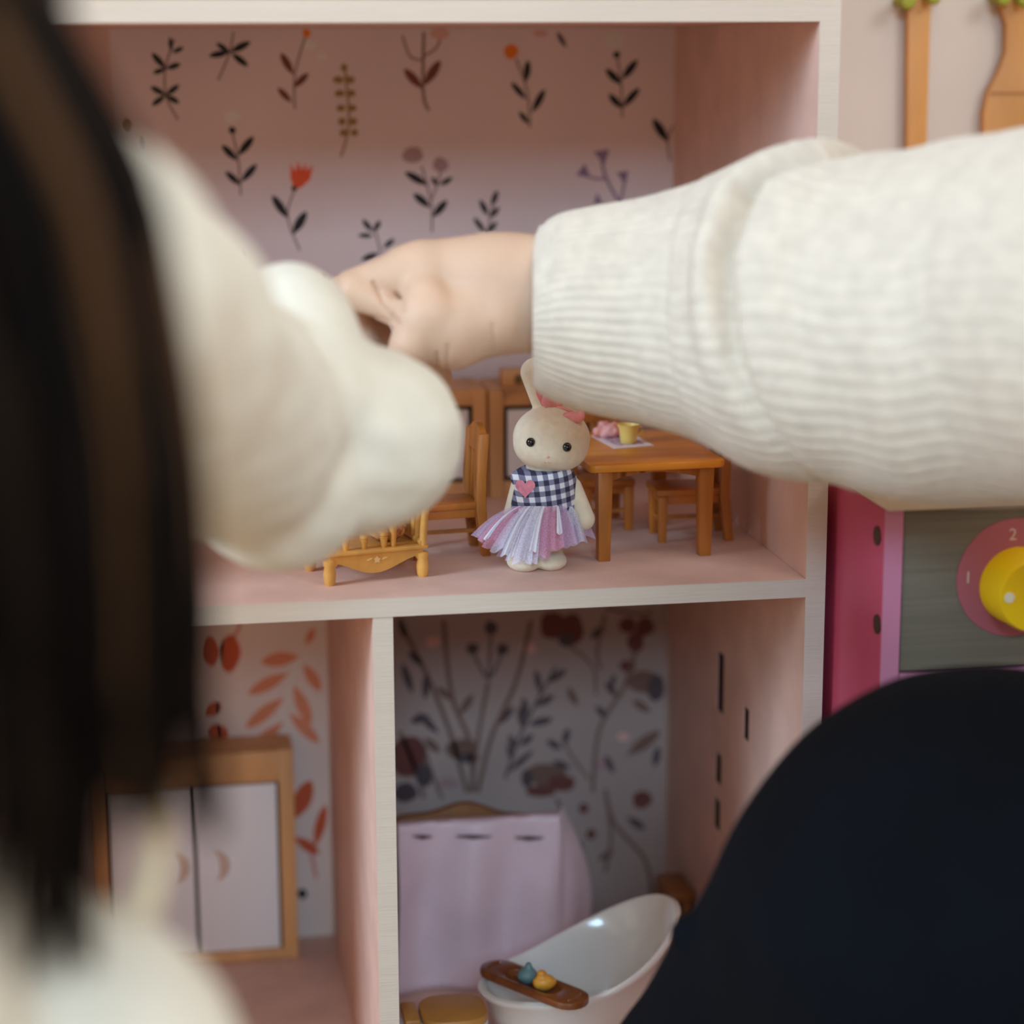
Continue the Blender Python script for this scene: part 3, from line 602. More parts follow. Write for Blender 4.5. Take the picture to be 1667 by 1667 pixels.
# bodice: gingham
gm = bpy.data.materials.new('gingham'); gm.use_nodes = True; nt = gm.node_tree; b = nt.nodes['Principled BSDF']; b.inputs['Roughness'].default_value = 0.85
tc = nt.nodes.new('ShaderNodeTexCoord'); sp = nt.nodes.new('ShaderNodeSeparateXYZ'); mpg = nt.nodes.new('ShaderNodeMapping'); mpg.inputs['Rotation'].default_value = (0, 0.12, 0)
nt.links.new(tc.outputs['Object'], mpg.inputs[0]); nt.links.new(mpg.outputs[0], sp.inputs[0])
outs = []
for ax in (0, 2):
    a = nt.nodes.new('ShaderNodeMath'); a.operation = 'MULTIPLY'; a.inputs[1].default_value = 1/(0.41*S); nt.links.new(sp.outputs[ax], a.inputs[0])
    fr = nt.nodes.new('ShaderNodeMath'); fr.operation = 'FRACT'; nt.links.new(a.outputs[0], fr.inputs[0])
    gt = nt.nodes.new('ShaderNodeMath'); gt.operation = 'GREATER_THAN'; gt.inputs[1].default_value = 0.5; nt.links.new(fr.outputs[0], gt.inputs[0]); outs.append(gt)
ad = nt.nodes.new('ShaderNodeMath'); ad.operation = 'ADD'; nt.links.new(outs[0].outputs[0], ad.inputs[0]); nt.links.new(outs[1].outputs[0], ad.inputs[1])
hf = nt.nodes.new('ShaderNodeMath'); hf.operation = 'MULTIPLY'; hf.inputs[1].default_value = 0.5; nt.links.new(ad.outputs[0], hf.inputs[0])
rp = nt.nodes.new('ShaderNodeValToRGB'); rp.color_ramp.interpolation = 'CONSTANT'
rp.color_ramp.elements[0].color = srgb(232, 232, 240); rp.color_ramp.elements[1].color = srgb(52, 52, 76); rp.color_ramp.elements[1].position = 0.75
e = rp.color_ramp.elements.new(0.3); e.color = srgb(128, 130, 156)
nt.links.new(hf.outputs[0], rp.inputs[0]); nt.links.new(rp.outputs[0], b.inputs['Base Color'])
def bod(P):
    d = cone(P, dp(888, 788, .0), dp(886, 822, .05), 50*K, 54*K)
    d = smin(d, cone(P, dp(845, 778, .1), dp(925, 782, 0), 14*K, 14*K), 0.15)
    lo = dp(886, 830)[2]; hi = dp(890, 762)[2]
    return np.maximum(np.maximum(d, lo-P[:, 2]+0.04*(P[:, 0]-base[0])), P[:, 2]-hi-0.02)
obj('bodice', nets(bod, base+np.array([-2.2, -1.9, 1.5]), base+np.array([2.2, 2.2, 5]), 0.05), gm, doll)
def bsurf(x, y, lift):
    d = ray(x, y); d /= np.linalg.norm(d); tt = np.linalg.norm(dp(x, y)-CAM)-3.5
    for _ in range(80):
        s = float(bod((CAM+d*tt)[None])[0]); tt += s*0.8
        if s < 0.004: break
    return CAM+d*(tt-lift)
m = M(); hp = []
for a in np.linspace(0, 2*math.pi, 27)[:-1]:
    hx = 16*math.sin(a)**3; hy = 13*math.cos(a)-5*math.cos(2*a)-2*math.cos(3*a)-math.cos(4*a); hp.append((855+hx*1.02, 794-hy*1.08))
F0 = [bsurf(x, y, 0.02) for x, y in hp]; F1 = [bsurf(x, y, 0.10) for x, y in hp]; n = len(F0)
m.add(F0+F1+[bsurf(855, 794, .12)], [(i, (i+1) % n, n+(i+1) % n, n+i) for i in range(n)]+[(n+i, n+(i+1) % n, 2*n) for i in range(n)]+[tuple(range(n-1, -1, -1))])
obj('heart_patch', m, mat('heart_felt', (232, 146, 164), 0.9, var=0.06, scale=500, bump=0.5, bscale=2500), doll)
# skirt
def tulle(name, col, dens, scale):
    m = bpy.data.materials.new(name); m.use_nodes = True; nt = m.node_tree; b = nt.nodes['Principled BSDF']
    b.inputs['Base Color'].default_value = srgb(*col); b.inputs['Roughness'].default_value = 0.6; b.inputs['Sheen Weight'].default_value = 0.4
    tc = nt.nodes.new('ShaderNodeTexCoord'); n = nt.nodes.new('ShaderNodeTexNoise'); n.inputs['Scale'].default_value = scale; n.inputs['Detail'].default_value = 4
    nt.links.new(tc.outputs['Object'], n.inputs[0]); r = nt.nodes.new('ShaderNodeMapRange'); r.inputs[1].default_value = 0.35; r.inputs[2].default_value = 0.65; r.inputs[3].default_value = max(0, dens-0.18); r.inputs[4].default_value = min(1, dens+0.18)
    nt.links.new(n.outputs['Fac'], r.inputs[0]); nt.links.new(r.outputs[0], b.inputs['Alpha'])
    return m
TU = [tulle('tulle_white', (226, 222, 240), 0.6, 2600), tulle('tulle_lilac', (198, 172, 206), 0.5, 2600), tulle('tulle_pink', (226, 160, 190), 0.55, 2600), mat('ribbon_white', (230, 226, 240), 0.5, bump=0.5, bscale=2500)]
wz = dp(888, 824)[2]; wc = dp(888, 824, 0.05)
rng = random.Random(5)
def hem_px(a):   # a: 0 left .. 1 right in front; hem outline in the photograph
    xs = [0, .12, .25, .38, .52, .64, .76, .88, 1]; hx = [784, 800, 826, 853, 878, 900, 922, 940, 952]; hy = [874, 890, 904, 917, 908, 894, 889, 887, 876]
    return np.interp(a, xs, hx), np.interp(a, xs, hy)
def strip(a, w, mi, z_off, amp, layer, back=False):
    m = M(); nu, nv = 9, 12; V = []
    hx, hy = hem_px(a); wx = 842+a*94
    for j in range(nv):
        t = j/(nv-1)
        for i in range(nu):
            u = i/(nu-1)-0.5
            ww = w*(0.45+0.9*t)
            x = wx+(hx-wx)*(t**0.85)+u*ww; y = 824+(hy-824+z_off)*t-14*math.sin(math.pi*t)*0.35+amp*0.6*math.cos(u*6+a*9)*t
            ang = (wx-888)/50; bulge = -math.sqrt(max(0, 1-min(1, abs(a-0.5)*1.85)**2))*(1.25+0.55*t)-0.16*layer
            if back: bulge = 0.9+0.6*t+0.2*layer
            dy = bulge+0.10*amp/6*math.sin(u*9+a*17)*t
            V.append(dp(x, y, 0.05+dy))
    F = [(j*nu+i, j*nu+i+1, (j+1)*nu+i+1, (j+1)*nu+i) for j in range(nv-1) for i in range(nu-1)]
    m.add(V, F); return obj('tulle_strip' if mi < 3 else 'skirt_ribbon', m, TU[mi], doll, ang=180)
for k in range(9): strip(0.02+k*0.12, 30, (1, 2, 1, 2, 1, 2, 2, 1, 1)[k], -2, 6, 0)
for k in range(8): strip(0.06+k*0.12, 22, (2, 0, 0, 0, 2, 2, 1, 0)[k], 0, 7, 1)
for k in range(7): strip(0.05+k*0.15, 24, 1, -6, 6, 0, True)
strip(0.22, 9, 3, 4, 3, 2.4); strip(0.46, 9, 3, -14, 3, 2.4); strip(0.05, 6, 3, -2, 3, 2.2); strip(0.70, 7, 3, -22, 3, 2.4); strip(0.36, 24, 0, 2, 4, 2.0)
m = M(); nn = 30; V = []
for j in range(7):
    t = j/6
    for i in range(nn):
        a = 2*math.pi*i/nn; rr = (1.05+0.55*t)*(1+0.05*math.sin(7*a)*t)
        V.append(np.array([wc[0]+rr*math.cos(a)*1.1-0.25*t, wc[1]+rr*math.sin(a)*0.9, wz-1.35*t]))
m.add(V, [(j*nn+i, j*nn+(i+1) % nn, (j+1)*nn+(i+1) % nn, (j+1)*nn+i) for j in range(6) for i in range(nn)])
obj('underskirt', m, tulle('tulle_under', (212, 158, 196), 0.75, 700), doll, ang=180)

# ------------------------------------------------------------------ bathroom pieces in the lower right room
cvY = 14.6
A0, A1 = at(651, 1342, cvY), at(912, 1346, cvY)
cb0 = np.array([(A0[0]+A1[0])/2, cvY+1, ZL])
st = thing('toy_curtain_stand', 'pink satin curtain hung on a curved brown wooden stand in the lower right room', 'toy curtain', cb0)
SAT = mat('pink_satin', (244, 212, 220), 0.42, var=0.03, scale=40, sheen=0.3)
x0, x1, ztop = A0[0]-0.15, A1[0], A0[2]
m = M(); nu, nv = 60, 26; V = []
side = 2.4
for j in range(nv):
    t = j/(nv-1)
    for i in range(nu):
        u = i/(nu-1)
        if u < 0.78:
            s = u/0.78; x = x0+(x1-x0)*s; y = cvY
            fold = 0.5*math.sin(s*13+1.0+1.4*math.sin(t*2.4))*(0.25+0.75*min(1, t*2.2))*(1-0.5*t)
            y = cvY-fold-0.35*math.sin(math.pi*min(1, t*1.3))*math.sin(math.pi*s); x += 0.12*math.sin(t*5+s*8)*t
        else:
            s = (u-0.78)/0.22; x = x1+(0.35+1.55*math.sin(min(1, t*1.25)*math.pi*0.62))*s; y = cvY+side*s*(0.45+0.55*t)+0.15*math.sin(s*7+t*3)*t
        V.append((x, y, ztop+(ZL+0.04-ztop)*t))
m.add(V, [(j*nu+i, j*nu+i+1, (j+1)*nu+i+1, (j+1)*nu+i) for j in range(nv-1) for i in range(nu-1)])
cu = obj('curtain', m, SAT, st, ang=180); sd = cu.modifiers.new('thickness', 'SOLIDIFY'); sd.thickness = 0.06*S
obj('rod', M().box(x0, x1, cvY+0.1, cvY+0.35, ztop-0.12, ztop+0.02), mat('curtain_hem', (206, 160, 160), 0.6), st, bev=0.04)
for (u0, u1, yy) in ((672, 704, 1361), (742, 800, 1361), (838, 886, 1363)):
    p = at(u0, yy, cvY-0.42); q = at(u1, yy+1, cvY-0.42)
    obj('slit', M().tube([p, (p+q)/2+np.array([0, 0, -.03]), q], [0.03, 0.11, 0.03], 8, squash=0.5, upv=(0, 0, 1)), mat('slit_dark', (92, 62, 62), 0.8), st)
m = M(); xs = np.linspace(640, 878, 25); tops = 1340-30*np.sin((xs-640)/238*math.pi)**0.7-5*np.cos((xs-640)/238*math.pi*4)
pts = [at(a, b_, cvY+1.3) for a, b_ in zip(xs, tops)]
poly = [(p[0], p[2]) for p in pts]; poly += [(pts[-1][0], ZL), (pts[0][0], ZL)]
m.prism(poly, lambda u, w, t: (u, t, w), cvY+0.95, cvY+1.45)
obj('stand_board', m, mat('stand_wood', (150, 92, 42), 0.5, var=0.12, scale=60), st, bev=0.05)

# bathtub
TW = mat('tub_white', (232, 226, 220), 0.16, coat=0.4)
tc0 = onp(945, 1577, 2, ZL+4.4); tdir = np.array([0.93, 0.36, 0]); tdir /= np.linalg.norm(tdir); tside = np.array([-tdir[1], tdir[0], 0])
tubb = np.array([tc0[0], tc0[1], ZL])
tub = thing('toy_bathtub', 'white toy bathtub with a high rounded back behind the dark knee', 'toy bathtub', tubb)
n = 44; rings = []
TL, TWd = 4.55, 2.75
def tring(s, z, lift, off=0):
    out = []
    for k in range(n):
        a = 2*math.pi*k/n; u = math.cos(a); v = math.sin(a)
        zz = z+lift*max(0, (u+0.35)/1.35)**1.6
        out.append(tubb+tdir*(u*TL*s+off)+tside*(v*TWd*s)+np.array([0, 0, zz]))
    return out
prof = [(0.45, 0.35, 0), (0.60, 0.5, 0.05), (0.80, 1.7, .5), (0.93, 3.2, 1.3), (1.0, 4.0, 2.1), (1.045, 4.15, 2.2), (1.05, 4.3, 2.3), (1.0, 4.4, 2.3), (0.95, 4.28, 2.2), (0.90, 3.4, 1.6), (0.76, 1.9, .6), (0.5, 0.95, .05), (0.05, 0.85, 0)]
V = [p for s, z, l in prof for p in tring(s, z, l)]
m = M(); m.add(V, [(i*n+k, i*n+(k+1) % n, (i+1)*n+(k+1) % n, (i+1)*n+k) for i in range(len(prof)-1) for k in range(n)]+[tuple(range(n-1, -1, -1)), tuple((len(prof)-1)*n+k for k in range(n))])
obj('basin', m, TW, tub, ang=60)
m = M()
V = [p for s, z, l in [(0.52, 0, 0), (0.5, 0.12, 0), (0.42, 0.35, 0), (0.4, .5, 0)] for p in tring(s, z, l)]
m.add(V, [(i*n+k, i*n+(k+1) % n, (i+1)*n+(k+1) % n, (i+1)*n+k) for i in range(3) for k in range(n)]+[tuple(range(n-1, -1, -1)), tuple(3*n+k for k in range(n))])
obj('foot', m, TW, tub, ang=50)
# tray across the tub, with two bath toys
BR = mat('tray_brown', (124, 68, 34), 0.3, var=0.12, scale=150, coat=0.3)
p0 = onp(800, 1580, 2, ZL+4.62); p1 = onp(940, 1637, 2, ZL+4.62)
trm = (p0+p1)/2; td = (p1-p0); tl = np.linalg.norm(td); td /= tl; ts_ = np.array([-td[1], td[0], 0])
tray = thing('bath_tray', 'brown toy bath tray laid across the rim of the toy bathtub', 'toy tray', trm)
def stad(hl, hw, n=10): return [(hl-hw+hw*math.cos(a), hw*math.sin(a)) for a in np.linspace(-math.pi/2, math.pi/2, n)]+[(-hl+hw+hw*math.cos(a), hw*math.sin(a)) for a in np.linspace(math.pi/2, 1.5*math.pi, n)]
tf = lambda u, w, t: trm+td*u+ts_*w+np.array([0, 0, t])
HW = 0.82; HL = tl/2+0.35
outer = stad(HL, HW, 10); inner = stad(HL*0.52, HW*0.62, 10); nn = len(outer); m = M()
V = [tf(u, w, 0) for u, w in outer]+[tf(u, w, .3) for u, w in outer]+[tf(u, w, .3) for u, w in inner]+[tf(u, w, 0.06) for u, w in inner]
m.add(V, [(i, (i+1) % nn, nn+(i+1) % nn, nn+i) for i in range(nn)]+[(nn+i, nn+(i+1) % nn, 2*nn+(i+1) % nn, 2*nn+i) for i in range(nn)]+[(2*nn+i, 2*nn+(i+1) % nn, 3*nn+(i+1) % nn, 3*nn+i) for i in range(nn)]+[tuple(range(3*nn, 4*nn)), tuple(range(nn-1, -1, -1))])
obj('tray_board', m, BR, tray, bev=0.06)
for s in (-1, 1):
    m = M(); cpt = (s*HL*0.8, 0)
    m.tube([tf(cpt[0]+s*0.18*math.cos(a), 0.42*math.sin(a), .31) for a in np.linspace(-1.3, 1.3, 9)], 0.07, 8); obj('hand_grip', m, BR, tray)
m = M(); q = tf(-.35, 0, .45)
o = obj('bath_toy', nets(lambda P: smin(ell(P, q, (.42, .38, .36)), cone(P, q, q+np.array([.05, 0, .45]), .25, .12), .1)+.03*fbm(P, 5, 2), q-.9, q+1.0, .06), mat('toy_teal', (92, 128, 132), 0.4)); tag(o, 'grey blue bath toy on the brown toy tray', 'toy')
q2 = tf(.62, 0, .45)
o = obj('bath_toy', nets(lambda P: smin(ell(P, q2, (.5, .36, .34)), ell(P, q2+np.array([-.12, 0, .3]), (.22, .2, .24)), .1)+.04*fbm(P, 6, 5), q2-.9, q2+.9, .06), mat('toy_orange', (214, 138, 44), 0.4, scale=300, col2=(226, 170, 60))); tag(o, 'orange yellow bath toy on the brown toy tray', 'toy')
fb = tubb+tdir*2.9+tside*0.2+np.array([0, 0, 2.95])
o = obj('faucet_knob', M().lathe([(.10, 0), (.2, .06), (.12, .2), (.15, .3), (.05, .42)], fb-np.array([0, 0, .25]), 14), mat('faucet_chrome', (226, 224, 220), 0.2, metal=0.6), tub)

# toilet
tp = onp(728, 1640, 2, ZL+4.2); tb0 = np.array([tp[0], tp[1], ZL])
to = thing('toy_toilet', 'white toy toilet with a closed tan lid beside the bathtub', 'toy toilet', tb0)
tan = mat('lid_tan', (186, 132, 66), 0.4, var=0.06, scale=80)
def oval(hx, hy, z0, n=28, sh=0.0): return [(tb0[0]+hx*math.cos(a)+sh, tb0[1]+hy*math.sin(a)*(1 if math.sin(a) < 0 else .8), z0) for a in np.linspace(0, 2*math.pi, n, endpoint=False)]
V = []
for hx, hy, z in ((1.0, 1.0, 0), (.95, .95, .4), (.85, .85, 1.3), (1.15, 1.15, 2.6), (1.5, 1.45, 3.3), (1.52, 1.48, 3.6)): V += oval(hx, hy, ZL+z)
m = M(); n = 28; m.add(V, [(i*n+k, i*n+(k+1) % n, (i+1)*n+(k+1) % n, (i+1)*n+k) for i in range(5) for k in range(n)]+[tuple(range(n-1, -1, -1)), tuple(5*n+k for k in range(n))])
obj('bowl', m, TW, to)
pl = rrect(tb0[0]-1.15, tb0[0]+1.6, tb0[1]-1.5, tb0[1]+1.25, 0.95, 8)
obj('lid', M().prism(pl, lambda u, w, t: (u, w, t), ZL+3.85, ZL+4.25), tan, to, bev=0.12)
pl = rrect(tb0[0]-1.3, tb0[0]+1.62, tb0[1]-1.45, tb0[1]+1.2, 0.95, 8)
obj('seat', M().prism(pl, lambda u, w, t: (u, w, t), ZL+3.62, ZL+3.84), TW, to, bev=0.06)
obj('hinge', M().box(tb0[0]-1.85, tb0[0]-1.2, tb0[1]-0.9, tb0[1]+1.0, ZL+3.75, ZL+4.15), tan, to, bev=0.1)
m = M(); m.lathe([(.45, 0), (.5, .08), (.5, .45), (.4, .55)], (tb0[0]-1.5, tb0[1]-1.0, ZL+3.6), 18, ax=np.array([[1, 0, 0], [0, 0, -1], [0, 1, 0]]))
obj('hinge_cap', m, TW, to)
obj('cistern', M().box(tb0[0]-2.6, tb0[0]-1.35, tb0[1]-1.1, tb0[1]+1.1, ZL, ZL+3.5), TW, to, bev=0.2, seg=3)
# stool by the right wall
sp0 = at(1098, 1462, 17.0)
so = thing('toy_stool', 'brown wooden toy stool in the back corner above the bathtub, mostly behind the knee', 'toy stool', (sp0[0]+.6, 17.0, ZL))
X0, X1 = sp0[0]-.65, min(sp0[0]+2.4, XR-.1); ZS = at(1098, 1450, 16.0)[2]
SW = mat('stool_wood', (150, 92, 44), 0.5, var=0.12, scale=60)
obj('seat', M().box(X0, X1, 15.7, 18.3, ZS-.5, ZS), SW, so, bev=0.1)
for x in (X0+.35, X1-.35):
    for y in (16.05, 17.95): obj('leg', M().hexa([(x-.3, y-.3, ZL), (x+.3, y-.3, ZL), (x+.3, y+.3, ZL), (x-.3, y+.3, ZL), (x-.22, y-.22, ZS-.5), (x+.22, y-.22, ZS-.5), (x+.22, y+.22, ZS-.5), (x-.22, y+.22, ZS-.5)]), SW, so, bev=0.04)
obj('side_board', M().box(X0+.05, X0+.3, 16.0, 18.0, ZL+1.0, ZS-.5), SW, so)

# ------------------------------------------------------------------ toy kitchen on the right
XK = XR+TP+0.45
YF = float(onp(1437, 980, 0, XK)[1])
kb = np.array([XK+15, (YF+20)/2, FLOOR])
kt = thing('toy_kitchen', 'pink and grey toy play kitchen with a yellow knob beside the dollhouse', 'toy kitchen', kb)
pr = at(1466.5, 980, YF)[0]
ZC = at(1610, 824, YF)[2]
sp_ = obj('side_panel', M().box(XK, pr, YF+0.04, 22, FLOOR, ZC), PINK, kt, bev=0.03)
obj('panel_edge', M().box(XK, pr, YF, YF+0.05, FLOOR, ZC), PINKE, sp_)
for yy in (872, 1016):
    c = onp(1429, yy, 0, XK)
    ax = np.array([[0, 0, -1], [0, 1, 0], [1, 0, 0]], float)
    s = obj('screw', M().lathe([(.36, .06), (.36, -.01), (.3, -.03), (.06, -.03)], c, 20, ax=ax), mat('screw_dark', (74, 52, 42), 0.4, metal=0.3), sp_)
    obj('screw_slot_glint', M().box(c[0]-.05, c[0]-.02, c[1]-.22, c[1]+.22, c[2]-.05, c[2]+.05).box(c[0]-.05, c[0]-.02, c[1]-.05, c[1]+.05, c[2]-.22, c[2]+.22), mat('screw_glint', (206, 176, 130), 0.3, metal=0.4), s)  # bright cross painted in as the glint on the dark screw head
zg0 = at(1466, 1093, YF)[2]
fp = obj('front_panel', M().box(pr+.04, pr+28, YF+0.05, YF+0.6, zg0, ZC), GREYP, kt, bev=0.03)
obj('oven_door', M().box(pr+.04, pr+28, YF+0.02, YF+0.6, FLOOR+3, zg0-0.1), PINKE, kt, bev=0.03)
obj('side_panel', M().box(pr+28.04, pr+28.7, YF, 22, FLOOR, ZC), PINK, kt)
obj('worktop', M().box(XK, pr+29, YF-0.25, 22, ZC, ZC+0.42), mat('worktop_beige', (226, 208, 184), 0.5, var=0.06, scale=50, stretch=(.2, 1, 1)), kt, bev=0.06)
obj('splash_panel', M().box(XK, pr+29, 18.5, 19.3, ZC, 42), mat('kitchen_back_beige', (206, 190, 178), 0.7, var=0.02, scale=15), kt)
kc = at(1652, 940, YF); rk = 99/pxcm(kc)
ay = np.array([[1, 0, 0], [0, 0, -1], [0, 1, 0]], float)   # lathe axis along -Y
dial = obj('dial', M().lathe([(rk, -.02), (rk, .05), (rk-.05, .07), (.05, .07)], (kc[0], YF+.05, kc[2]), 64, ax=ay), mat('dial_pink', (176, 96, 108), 0.55), kt)
def text(s, px, py, size, Y, parent, mt, rz=0.0):
    cu = bpy.data.curves.new('numeral', 'FONT'); cu.body = s; cu.size = size*S; cu.align_x = 'CENTER'; cu.align_y = 'CENTER'; cu.extrude = 0.0001
    tmp = bpy.data.objects.new('tmp', cu); COL.objects.link(tmp); bpy.context.view_layer.update()
    me = bpy.data.meshes.new_from_object(tmp.evaluated_get(bpy.context.evaluated_depsgraph_get())); bpy.data.objects.remove(tmp); bpy.data.curves.remove(cu)
    me.materials.clear(); me.materials.append(mt); p = at(px, py, Y)
    me.transform(Matrix.Translation(Vector((p-rootloc(parent))*S)) @ Matrix.Rotation(rz, 4, 'Y') @ Matrix.Rotation(math.pi/2, 4, 'X'))
    o = bpy.data.objects.new('numeral', me); COL.objects.link(o); o.parent = parent; return o
WT = mat('numeral_white', (222, 196, 192), 0.6)
text('2', 1649, 871, 0.62, YF-0.03, dial, WT); text('1', 1576, 941, 0.62, YF-0.03, dial, WT)
kr = 62/pxcm(kc); kd = 1.75
kn_c = np.array([kc[0]+.08, YF-0.0, kc[2]-.28])
kn = obj('knob', M().lathe([(kr*1.03, -.02), (kr*1.03, .25), (kr, .35), (kr*.98, kd-.15), (kr*.93, kd), (.05, kd)], kn_c, 48, ax=ay), YEL, kt)
dpx = at(1643, 973, YF-kd)
obj('pointer_dot', M().lathe([(.19, -.02), (.19, .03), (.03, .035)], (dpx[0], YF-kd, dpx[2]), 20, ax=ay), mat('dot_white', (240, 236, 214), 0.5), kn)
# pegs and hanging utensils
YU = 17.6
UW = mat('utensil_wood', (206, 144, 78), 0.5, var=0.1, scale=40, stretch=(1, 1, .2))
GRN = mat('peg_green', (150, 150, 40), 0.6)
pegs = []
for x, y in ((1471, 2), (1513, -6), (1626, -4), (1660, -2)):
    c = at(x, y, YU); p = obj('peg', M().lathe([(.22, -1.3), (.22, .2), (.36, .3), (.4, .5), (.3, .72), (.05, .78)], (c[0], YU, c[2]), 18, ax=ay), GRN, kt)
a, b_ = at(1501, -60, YU), at(1496, 252, YU)
o = thing('wooden_spoon', 'slim wooden spoon hanging by its handle on the toy kitchen back', 'utensil', (b_[0], YU, b_[2]-6))
m = M(); hw0 = 21/pxcm(a)
m.prism([(a[0]-hw0, a[2]+2), (a[0]+hw0, a[2]+2), (b_[0]+hw0*.85, b_[2]), (b_[0]+hw0*.8, b_[2]-3), (b_[0]-hw0*.8, b_[2]-3), (b_[0]-hw0*.85, b_[2])], lambda u, w, t: (u, t, w), YU+.25, YU+.75)
obj('handle', m, UW, o, bev=0.12)
obj('bowl', M().ball((b_[0], YU+.5, b_[2]-4.4), (1.5, .45, 2.1), 24, 14), UW, o)
prof = [(1627, -70), (1629, 0), (1642, 40), (1641, 85), (1628, 120), (1612, 150), (1605, 185), (1604, 260), (1610, 300)]
lp = [at(x, y, YU) for x, y in prof]; xcx = at(1690, 100, YU)[0]
poly = [(p[0], p[2]) for p in lp]+[(2*xcx-p[0], p[2]) for p in reversed(lp)]
o = thing('wooden_spatula', 'wide curvy wooden spatula hanging at the far right of the toy kitchen back', 'utensil', (xcx, YU, lp[-1][2]))
obj('blade', M().prism(poly, lambda u, w, t: (u, t, w), YU+.25, YU+.8), UW, o, bev=0.1)
zg = at(1640, 152, YU)[2]
obj('collar_line', M().box(lp[5][0]+.1, 2*xcx-lp[5][0]-.1, YU+.2, YU+.26, zg-.05, zg+.05), mat('collar_brown', (156, 98, 50), 0.6), o)

# ------------------------------------------------------------------ child on the right: knitted sleeve, hand, navy trousers
p2base = np.array([26.0, -28.0, FLOOR])
p2 = thing('person', 'child in an ivory ribbed knit sweater and navy trousers reaching in from the right', 'person', p2base)
PX = 1/45.5
def hp(x, y, Y): return at(x, y, Y)
EL = at(2080, 610, -21.8); SH = EL+np.array([5.0, -10.0, 8.0])
HD = SH+np.array([6.0, -3.0, 18.0]); CH = SH+np.array([7, 0, -3]); HIPC = at(1610, 1510, -20)
PEL = np.array([24.0, -28.0, FLOOR+9.0])
def topx(P):
    q = P-CAM; z = q@FW; return np.stack([833.5+FPX*(q@RT)/z, 833.5-FPX*(q@UP)/z], 1)
def groove(P, pts, w, Ymax):   # shallow skin crease running over the viewer side of the hand
    g = np.zeros(len(P)); near = np.where(P[:, 1] < Ymax)[0]
    if not len(near): return g
    uv = topx(P[near]); best = np.full(len(near), 1e9)
    for a, b in zip(pts, pts[1:]):
        a = np.array(a, float); b = np.array(b, float); t = np.clip(((uv-a)@(b-a))/((b-a)@(b-a)), 0, 1)
        best = np.minimum(best, np.linalg.norm(uv-a-t[:, None]*(b-a), axis=1))
    g[near] = np.exp(-(best/w)**2); return g
def handsdf(P):
    # wrist and forearm
    d = cone(P, hp(930, 448, -3.0), hp(800, 452, -2.6), 66*PX, 60*PX)
    d = smin(d, cone(P, hp(930, 515, -3.0), hp(815, 512, -2.8), 66*PX, 60*PX), 1.0)
    # back of the hand
    d = smin(d, cone(P, hp(820, 450, -2.4), hp(660, 448, -1.8), 60*PX, 47*PX), 1.0)
    d = smin(d, cone(P, hp(780, 440, -2.2), hp(690, 436, -2.0), 48*PX, 42*PX), 0.5)
    d = smin(d, cone(P, hp(790, 470, -.8), hp(660, 455, .6), 55*PX, 40*PX), 0.8)
    # thumb ball
    d = smin(d, cone(P, hp(800, 520, -3.2), hp(738, 543, -3.2), 52*PX, 58*PX), 0.7)
    d = smin(d, cone(P, hp(738, 530, -3.2), hp(690, 520, -3.3), 54*PX, 46*PX), 0.6)
    # thumb: down to the left
    th = smin(cone(P, hp(700, 510, -3.6), hp(672, 560, -3.5), 37*PX, 34*PX), cone(P, hp(672, 560, -3.5), hp(640, 622, -3.0), 33*PX, 26*PX), 0.3)
    d = smin(d, th, 0.35)
    # index finger: knuckle, bend, curled back
    ix = smin(cone(P, hp(690, 442, -2.2), hp(574, 470, -2.0), 47*PX, 31*PX), cone(P, hp(576, 474, -2.3), hp(640, 508, -2.9), 29*PX, 22*PX), 0.15)
    d = smin(d, ix, 0.25)
    # skin web between index finger and thumb
    d = smin(d, cone(P, hp(690, 480, -3.2), hp(664, 515, -3.4), 30*PX, 15*PX), 0.5)
    # middle, ring and little finger behind, pointing down into the room
    mf = smin(cone(P, hp(650, 446, -.8), hp(560, 478, -.6), 40*PX, 30*PX), cone(P, hp(560, 478, -.6), hp(592, 538, -.2), 28*PX, 25*PX), 0.2)
    mf = smin(mf, cone(P, hp(592, 538, -.2), hp(604, 566, -.4), 25*PX, 20*PX), 0.15)
    d = smin(d, mf, 0.1)
    rf = smin(cone(P, hp(665, 450, .6), hp(590, 500, .9), 38*PX, 28*PX), cone(P, hp(590, 500, .9), hp(625, 560, 1.2), 26*PX, 21*PX), 0.2)
    d = smin(d, rf, 0.1)
    lf_ = smin(cone(P, hp(720, 470, 1.0), hp(700, 560, 1.5), 36*PX, 26*PX), cone(P, hp(700, 560, 1.5), hp(722, 622, 1.3), 24*PX, 17*PX), 0.2)
    d = smin(d, lf_, 0.1)
    # creases: finger against web, thumb joint, heel of the thumb
    d = d+0.13*groove(P, [(608, 460), (624, 492), (648, 526)], 3.2, -2.2)
    d = d+0.10*groove(P, [(645, 478), (657, 490), (655, 506)], 3.5, -2.6)
    d = d+0.10*groove(P, [(712, 574), (711, 606)], 2.2, -2.4)+0.09*groove(P, [(729, 562), (728, 604)], 2.2, -2.4)+0.05*groove(P, [(802, 530), (806, 572)], 3.0, -2.4)
    d = d+0.05*groove(P, [(585, 512), (610, 516), (640, 524)], 2.0, -2.4)
    d = d+0.02*fbm(P, 2.2, 7)
    return d
lo = np.minimum(hp(520, 660, 4), hp(520, 660, -7)); hi = np.maximum(hp(935, 360, 4), hp(935, 360, -7))
lo = np.array([min(hp(520, 500, -7)[0], hp(520, 500, 4)[0]), -6.5, hp(700, 670, 4)[2]-.3]); hi = np.array([hp(930, 500, -3)[0], 4.0, hp(700, 355, -3)[2]+1.0])
hand = nets(handsdf, lo, hi, 0.06)
